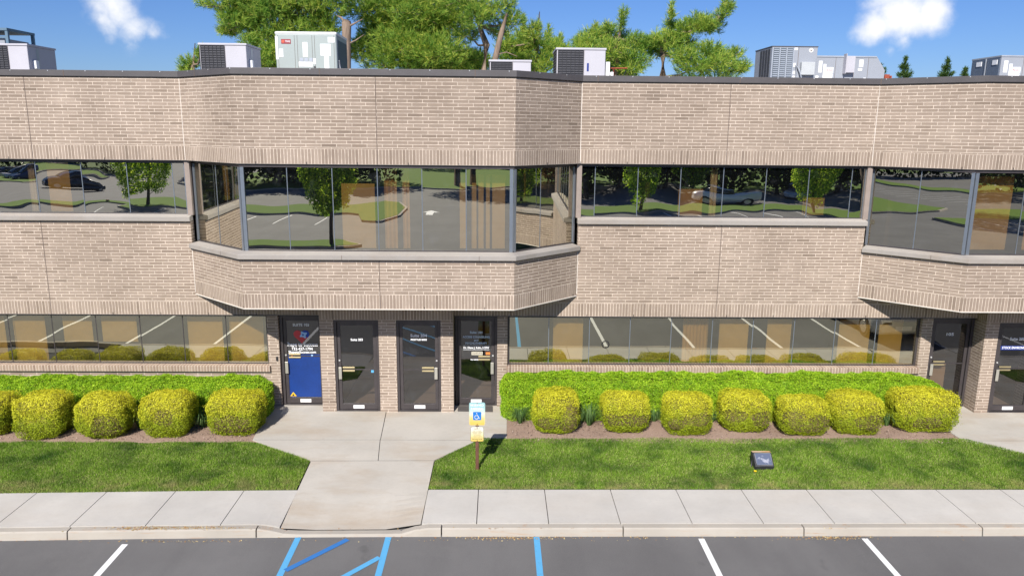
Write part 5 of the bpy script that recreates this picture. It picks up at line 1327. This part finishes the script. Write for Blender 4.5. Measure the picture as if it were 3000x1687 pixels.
island('verge', [(-95, -58), (-60, -60), (-56, -57), (-60, -70), (-62, -88), (-95, -88)], 0)
island('verge', [(-95, -16), (-37, -16), (-35, -14), (-35, 40), (-95, 40)], 0)
mb = MB(); mb.face([(-95, 4, .03), (-62, 2, .03), (-50, 8, .03), (-50, 11, .03), (-62, 5.5, .03), (-95, 8, .03)]); struct(mb.build('path', M_side))
# arrow on the driveway
mb = MB(); mb.face([(-5.5, -27.5, -.136), (-4.9, -27.5, -.136), (-4.9, -29.0, -.136), (-5.5, -29.0, -.136)][::-1]); mb.face([(-5.9, -29.0, -.136), (-4.5, -29.0, -.136), (-5.2, -30.2, -.136)][::-1]); o = struct(mb.build('road_arrow', M_pwhite))
def broadleaf(x, y, h, r0, trunk_h, label, seed, m=M_broad, group='round-crowned young trees around the parking lot', n=15000, size=.085, name='maple_tree', barkm=M_bark2, conic=0.0):
    r_ = np.random.default_rng(seed)
    e = empty(name, (x, y, -.1), label, 'tree', group)
    tb = MB(); tb.tube([(x, y, -.15), (x + .05, y, trunk_h), (x, y + .05, h * .9)], [.13 * r0 / 1.7, .10 * r0 / 1.7, .02], 8)
    for i in range(9):
        a = i * 2.4; z = trunk_h + (h - trunk_h) * (i / 11); tb.tube([(x, y, z), (x + r0 * .7 * math.cos(a), y + r0 * .7 * math.sin(a), z + r0 * .5)], [.04, .01], 5, False)
    tb.build('trunk', barkm, e)
    D = unit(r_.normal(size=(n, 3))); rad = r_.uniform(.35, 1.0, n) ** .5
    cz = (trunk_h + h) / 2; rz = (h - trunk_h) / 2
    P = D * rad[:, None]; w_ = 1 - conic * (P[:, 2] + 1) / 2; lump = 1 + .16 * fract_noise(P * 2.2, 2.4, seed)
    P = np.column_stack([x + P[:, 0] * r0 * w_ * lump, y + P[:, 1] * r0 * w_ * lump, cz + P[:, 2] * rz * lump])
    keep = fract_noise(P, 2.2, seed) > -.42
    loose_mesh('crown', leaves(P[keep], D[keep], size, .4, .7), m, e)
    return e
broadleaf(-9.3, -11.0, 6.8, 1.7, 1.7, 'tree with a bare lower trunk mirrored in the middle bay window', 41)
broadleaf(-28.2, -27.6, 8.0, 2.3, .7, 'full round tree mirrored in the left upper window', 42)
broadleaf(11.9, -28.0, 7.2, 1.8, .5, 'upright tree mirrored near the left end of the right upper window', 43, conic=.3)
broadleaf(26.0, -28.0, 7.6, 1.9, .9, 'tree mirrored at the right end of the right upper window', 44)
broadleaf(19.0, -40.0, 7.0, 1.9, 1.2, 'tree mirrored behind the white pickup', 45)
for i, (x, y, lb) in enumerate([(-4.5, -55.7, 'thick bare-stemmed oak mirrored at the right of the middle bay window'), (-2.3, -53.0, 'leaning oak mirrored at the right edge of the middle bay window'), (34, -36, 'oak mirrored in the right bay window'), (-43, -9, 'near tall oak on the left lawn, mirrored in the angled right bay pane'), (-52, -1, 'farther tall oak on the left lawn, mirrored in the angled right bay pane')]):
    broadleaf(x, y, 14, 5.0, 6.0, lb, 50 + i, n=9000, size=.16, group='tall oaks beyond the driveway', name='oak_tree')
for i, (x, y) in enumerate([(-16, -56), (-21, -54), (-26, -60), (-29, -54), (8, -47), (13, -48), (18.5, -47), (24, -49), (30, -47), (37, -48), (-26, -68), (-29, 13), (-30, 19), (-31, 26), (-36, 9), (28, 11), (29, 17), (30, 24)]):
    lbs = 'dark evergreen %s, mirrored in the upper glass' % ['first left of the bright lawn', 'second left of the bright lawn', 'third left of the bright lawn', 'fourth left of the bright lawn', 'first right of the lawn', 'second right of the lawn', 'third right of the lawn', 'fourth right of the lawn', 'fifth right of the lawn', 'sixth right of the lawn', 'farthest left', 'first off the left end wall', 'second off the left end wall', 'third off the left end wall', 'in front of the left end wall', 'first off the right end wall', 'second off the right end wall', 'third off the right end wall'][i]
    broadleaf(x, y, 11, 3.6, .2, lbs, 60 + i, m=M_dark, group='dark evergreens beyond the driveway', n=6500, size=.20, name='evergreen_tree', conic=.4)
V = []
r_ = np.random.default_rng(5)
for yy in np.arange(-86, 44, 4.5):
    for xx in (-84, 64):
        n = 1000; D = unit(r_.normal(size=(n, 3))); P = np.array([xx, yy, 6]) + D * r_.uniform(.6, 1, (n, 1)) * np.array([3, 4, 7]); P[:, 2] = np.maximum(P[:, 2], -.1); V.append(leaves(P, D, .32, .5, .8))
for cx_ in np.arange(-90, 68, 4.0):
    if -13 < cx_ < 5: yy = -95
    else: yy = -62 if cx_ < 0 else -54
    if cx_ < -34: yy = -104
    n = 1200; D = unit(r_.normal(size=(n, 3))); P = np.array([cx_, yy + r_.normal() * 1.5, 6]) + D * r_.uniform(.6, 1, (n, 1)) * np.array([4, 3, 7]); P[:, 2] = np.maximum(P[:, 2], -.1); V.append(leaves(P, D, .32, .5, .8))
o = loose_mesh('woods', np.concatenate(V), M_dark); tag(o, 'dark belt of woods beyond the parking lot', 'woods', kind='stuff')
# cars
M_tyre = simple('tyre_rubber', (.02, .02, .02), .8); M_rim = simple('alloy_rim', (.45, .45, .47), .3, .8); M_cglass = simple('car_glass', (.02, .025, .03), .1, 0, .05, spec=.8); M_lamp = simple('headlight_glass', (.7, .72, .75), .15)
def car(x, y, rz, paintc, label, pickup=False, group='vehicles in the parking lot'):
    e = empty('pickup_truck' if pickup else 'parked_car', (x, y, -.14), label, 'pickup' if pickup else 'car', group, rz)
    pm = simple('car_paint', paintc, .25, .1, .04, spec=.6)
    Lh, Wd = (2.75, .95) if pickup else (2.3, .90)
    # body cross-sections along x (length): (x, half width, bottom z, top z)
    body = [(-Lh, .78, .42, .80), (-Lh + .08, .86, .30, .95), (-Lh + .6, Wd, .24, 1.02), (-.9, Wd, .22, 1.03), (.8, Wd, .22, 1.02), (1.2, Wd, .22, 1.00), (Lh - .5, Wd - .02, .24, .93), (Lh - .1, .82, .28, .82), (Lh, .72, .38, .70)]
    if pickup: body = [(a_, b_, c_ + .12, d_ + .22) for a_, b_, c_, d_ in body]
    def loft(secs):
        mb = MB(); rings = []
        for a_, hw, zb, zt in secs:
            pts = [(a_, -hw * .94, zb), (a_, -hw, zb + (zt - zb) * .35), (a_, -hw * .97, zb + (zt - zb) * .8), (a_, -hw * .84, zt), (a_, hw * .84, zt), (a_, hw * .97, zb + (zt - zb) * .8), (a_, hw, zb + (zt - zb) * .35), (a_, hw * .94, zb)]
            rings.append(pts)
        for A, B in zip(rings, rings[1:]):
            for i in range(8): j = (i + 1) % 8; mb.face([A[i], A[j], B[j], B[i]], smooth=True)
        mb.face(rings[0][::-1]); mb.face(rings[-1]); return mb
    def put(mb, name, m, parent, bev=0):
        o = mb.build(name, m, None, bev); o.parent = parent
        bm = bmesh.new(); bm.from_mesh(o.data); bmesh.ops.remove_doubles(bm, verts=bm.verts, dist=1e-4); bmesh.ops.recalc_face_normals(bm, faces=bm.faces); bm.to_mesh(o.data); bm.free(); return o
    b = put(loft(body), 'body', pm, e)
    dz = .22 if pickup else 0
    cab = [(-1.9, .70, .98, 1.02), (-1.45, .76, .98, 1.42), (-.6, .78, .98, 1.50), (.3, .78, .98, 1.48), (1.15, .74, .98, 1.03)] if not pickup else [(-.75, .74, .98, 1.05), (-.6, .80, .98, 1.50), (.4, .82, .98, 1.55), (1.0, .80, .98, 1.50), (1.75, .76, .98, 1.03)]
    put(loft([(a_, h_, zb + dz, zt + dz) for a_, h_, zb, zt in cab]), 'cabin_glass', M_cglass, e)
    rf = [(a_, h_ * .93, zt + dz - .01, zt + dz + .035) for a_, h_, zb, zt in cab[1:-1]]; put(loft(rf), 'cabin_roof', pm, e)
    for sx_ in (-Lh * .62, Lh * .64):
        for sy in (-1, 1):
            rr = .39 if pickup else .34
            wv = MB(); wv.tube([(sx_, sy * (Wd - .20), rr), (sx_, sy * (Wd + .02), rr)], rr, 20); wo_ = put(wv, 'wheel', M_tyre, e)
            rv = MB(); rv.tube([(sx_, sy * (Wd - .02), rr), (sx_, sy * (Wd + .03), rr)], rr * .62, 14); put(rv, 'rim', M_rim, wo_)
    for sy in (-1, 1):
        hl = MB(); hl.box(Lh - .12, Lh + .0, sy * .55 - .16, sy * .55 + .16, .62 + dz, .76 + dz); put(hl, 'headlight', M_lamp, e)
    pl = MB(); pl.box(Lh + .0, Lh + .02, -.26, .26, .42 + dz * .5, .56 + dz * .5); put(pl, 'number_plate', M_white, e)
    if pickup:
        bd = MB(); bd.box(-Lh + .15, -.85, -.74, .74, 1.235, 1.245); put(bd, 'cargo_bed', M_blackl, e)
    return e
car(13.0, 8.3, math.pi / 2, (.50, .51, .53), 'silver car parked nose-in near the right walkway, mirrored in the lower window')
car(-46.5, -51.0, math.pi * .78, (.02, .025, .035), 'dark sport utility mirrored in the left upper window')
car(20.5, -34.6, math.pi, (.78, .78, .79), 'white pickup mirrored in the right upper window', True)
for i, (x, y, c, lb) in enumerate([(-61, -66, (.05, .07, .15), 'navy car mirrored at the far left, nearest the kerb'), (-64.5, -69, (.5, .5, .52), 'grey car mirrored at the far left, middle of three'), (-68, -72, (.04, .04, .05), 'black car mirrored at the far left, farthest of three'), (31, -44, (.55, .56, .58), 'silver car mirrored at the top of the right bay window')]):
    car(x, y, math.pi * .7, c, lb)
floodlight('floodlight', -32.9, -30.2, 'small ground floodlight on the far verge, mirrored in the left upper window', 0)
floodlight('floodlight', -9.6, 14.0, 'black ground floodlight hidden in front of the left shrubs') if False else None
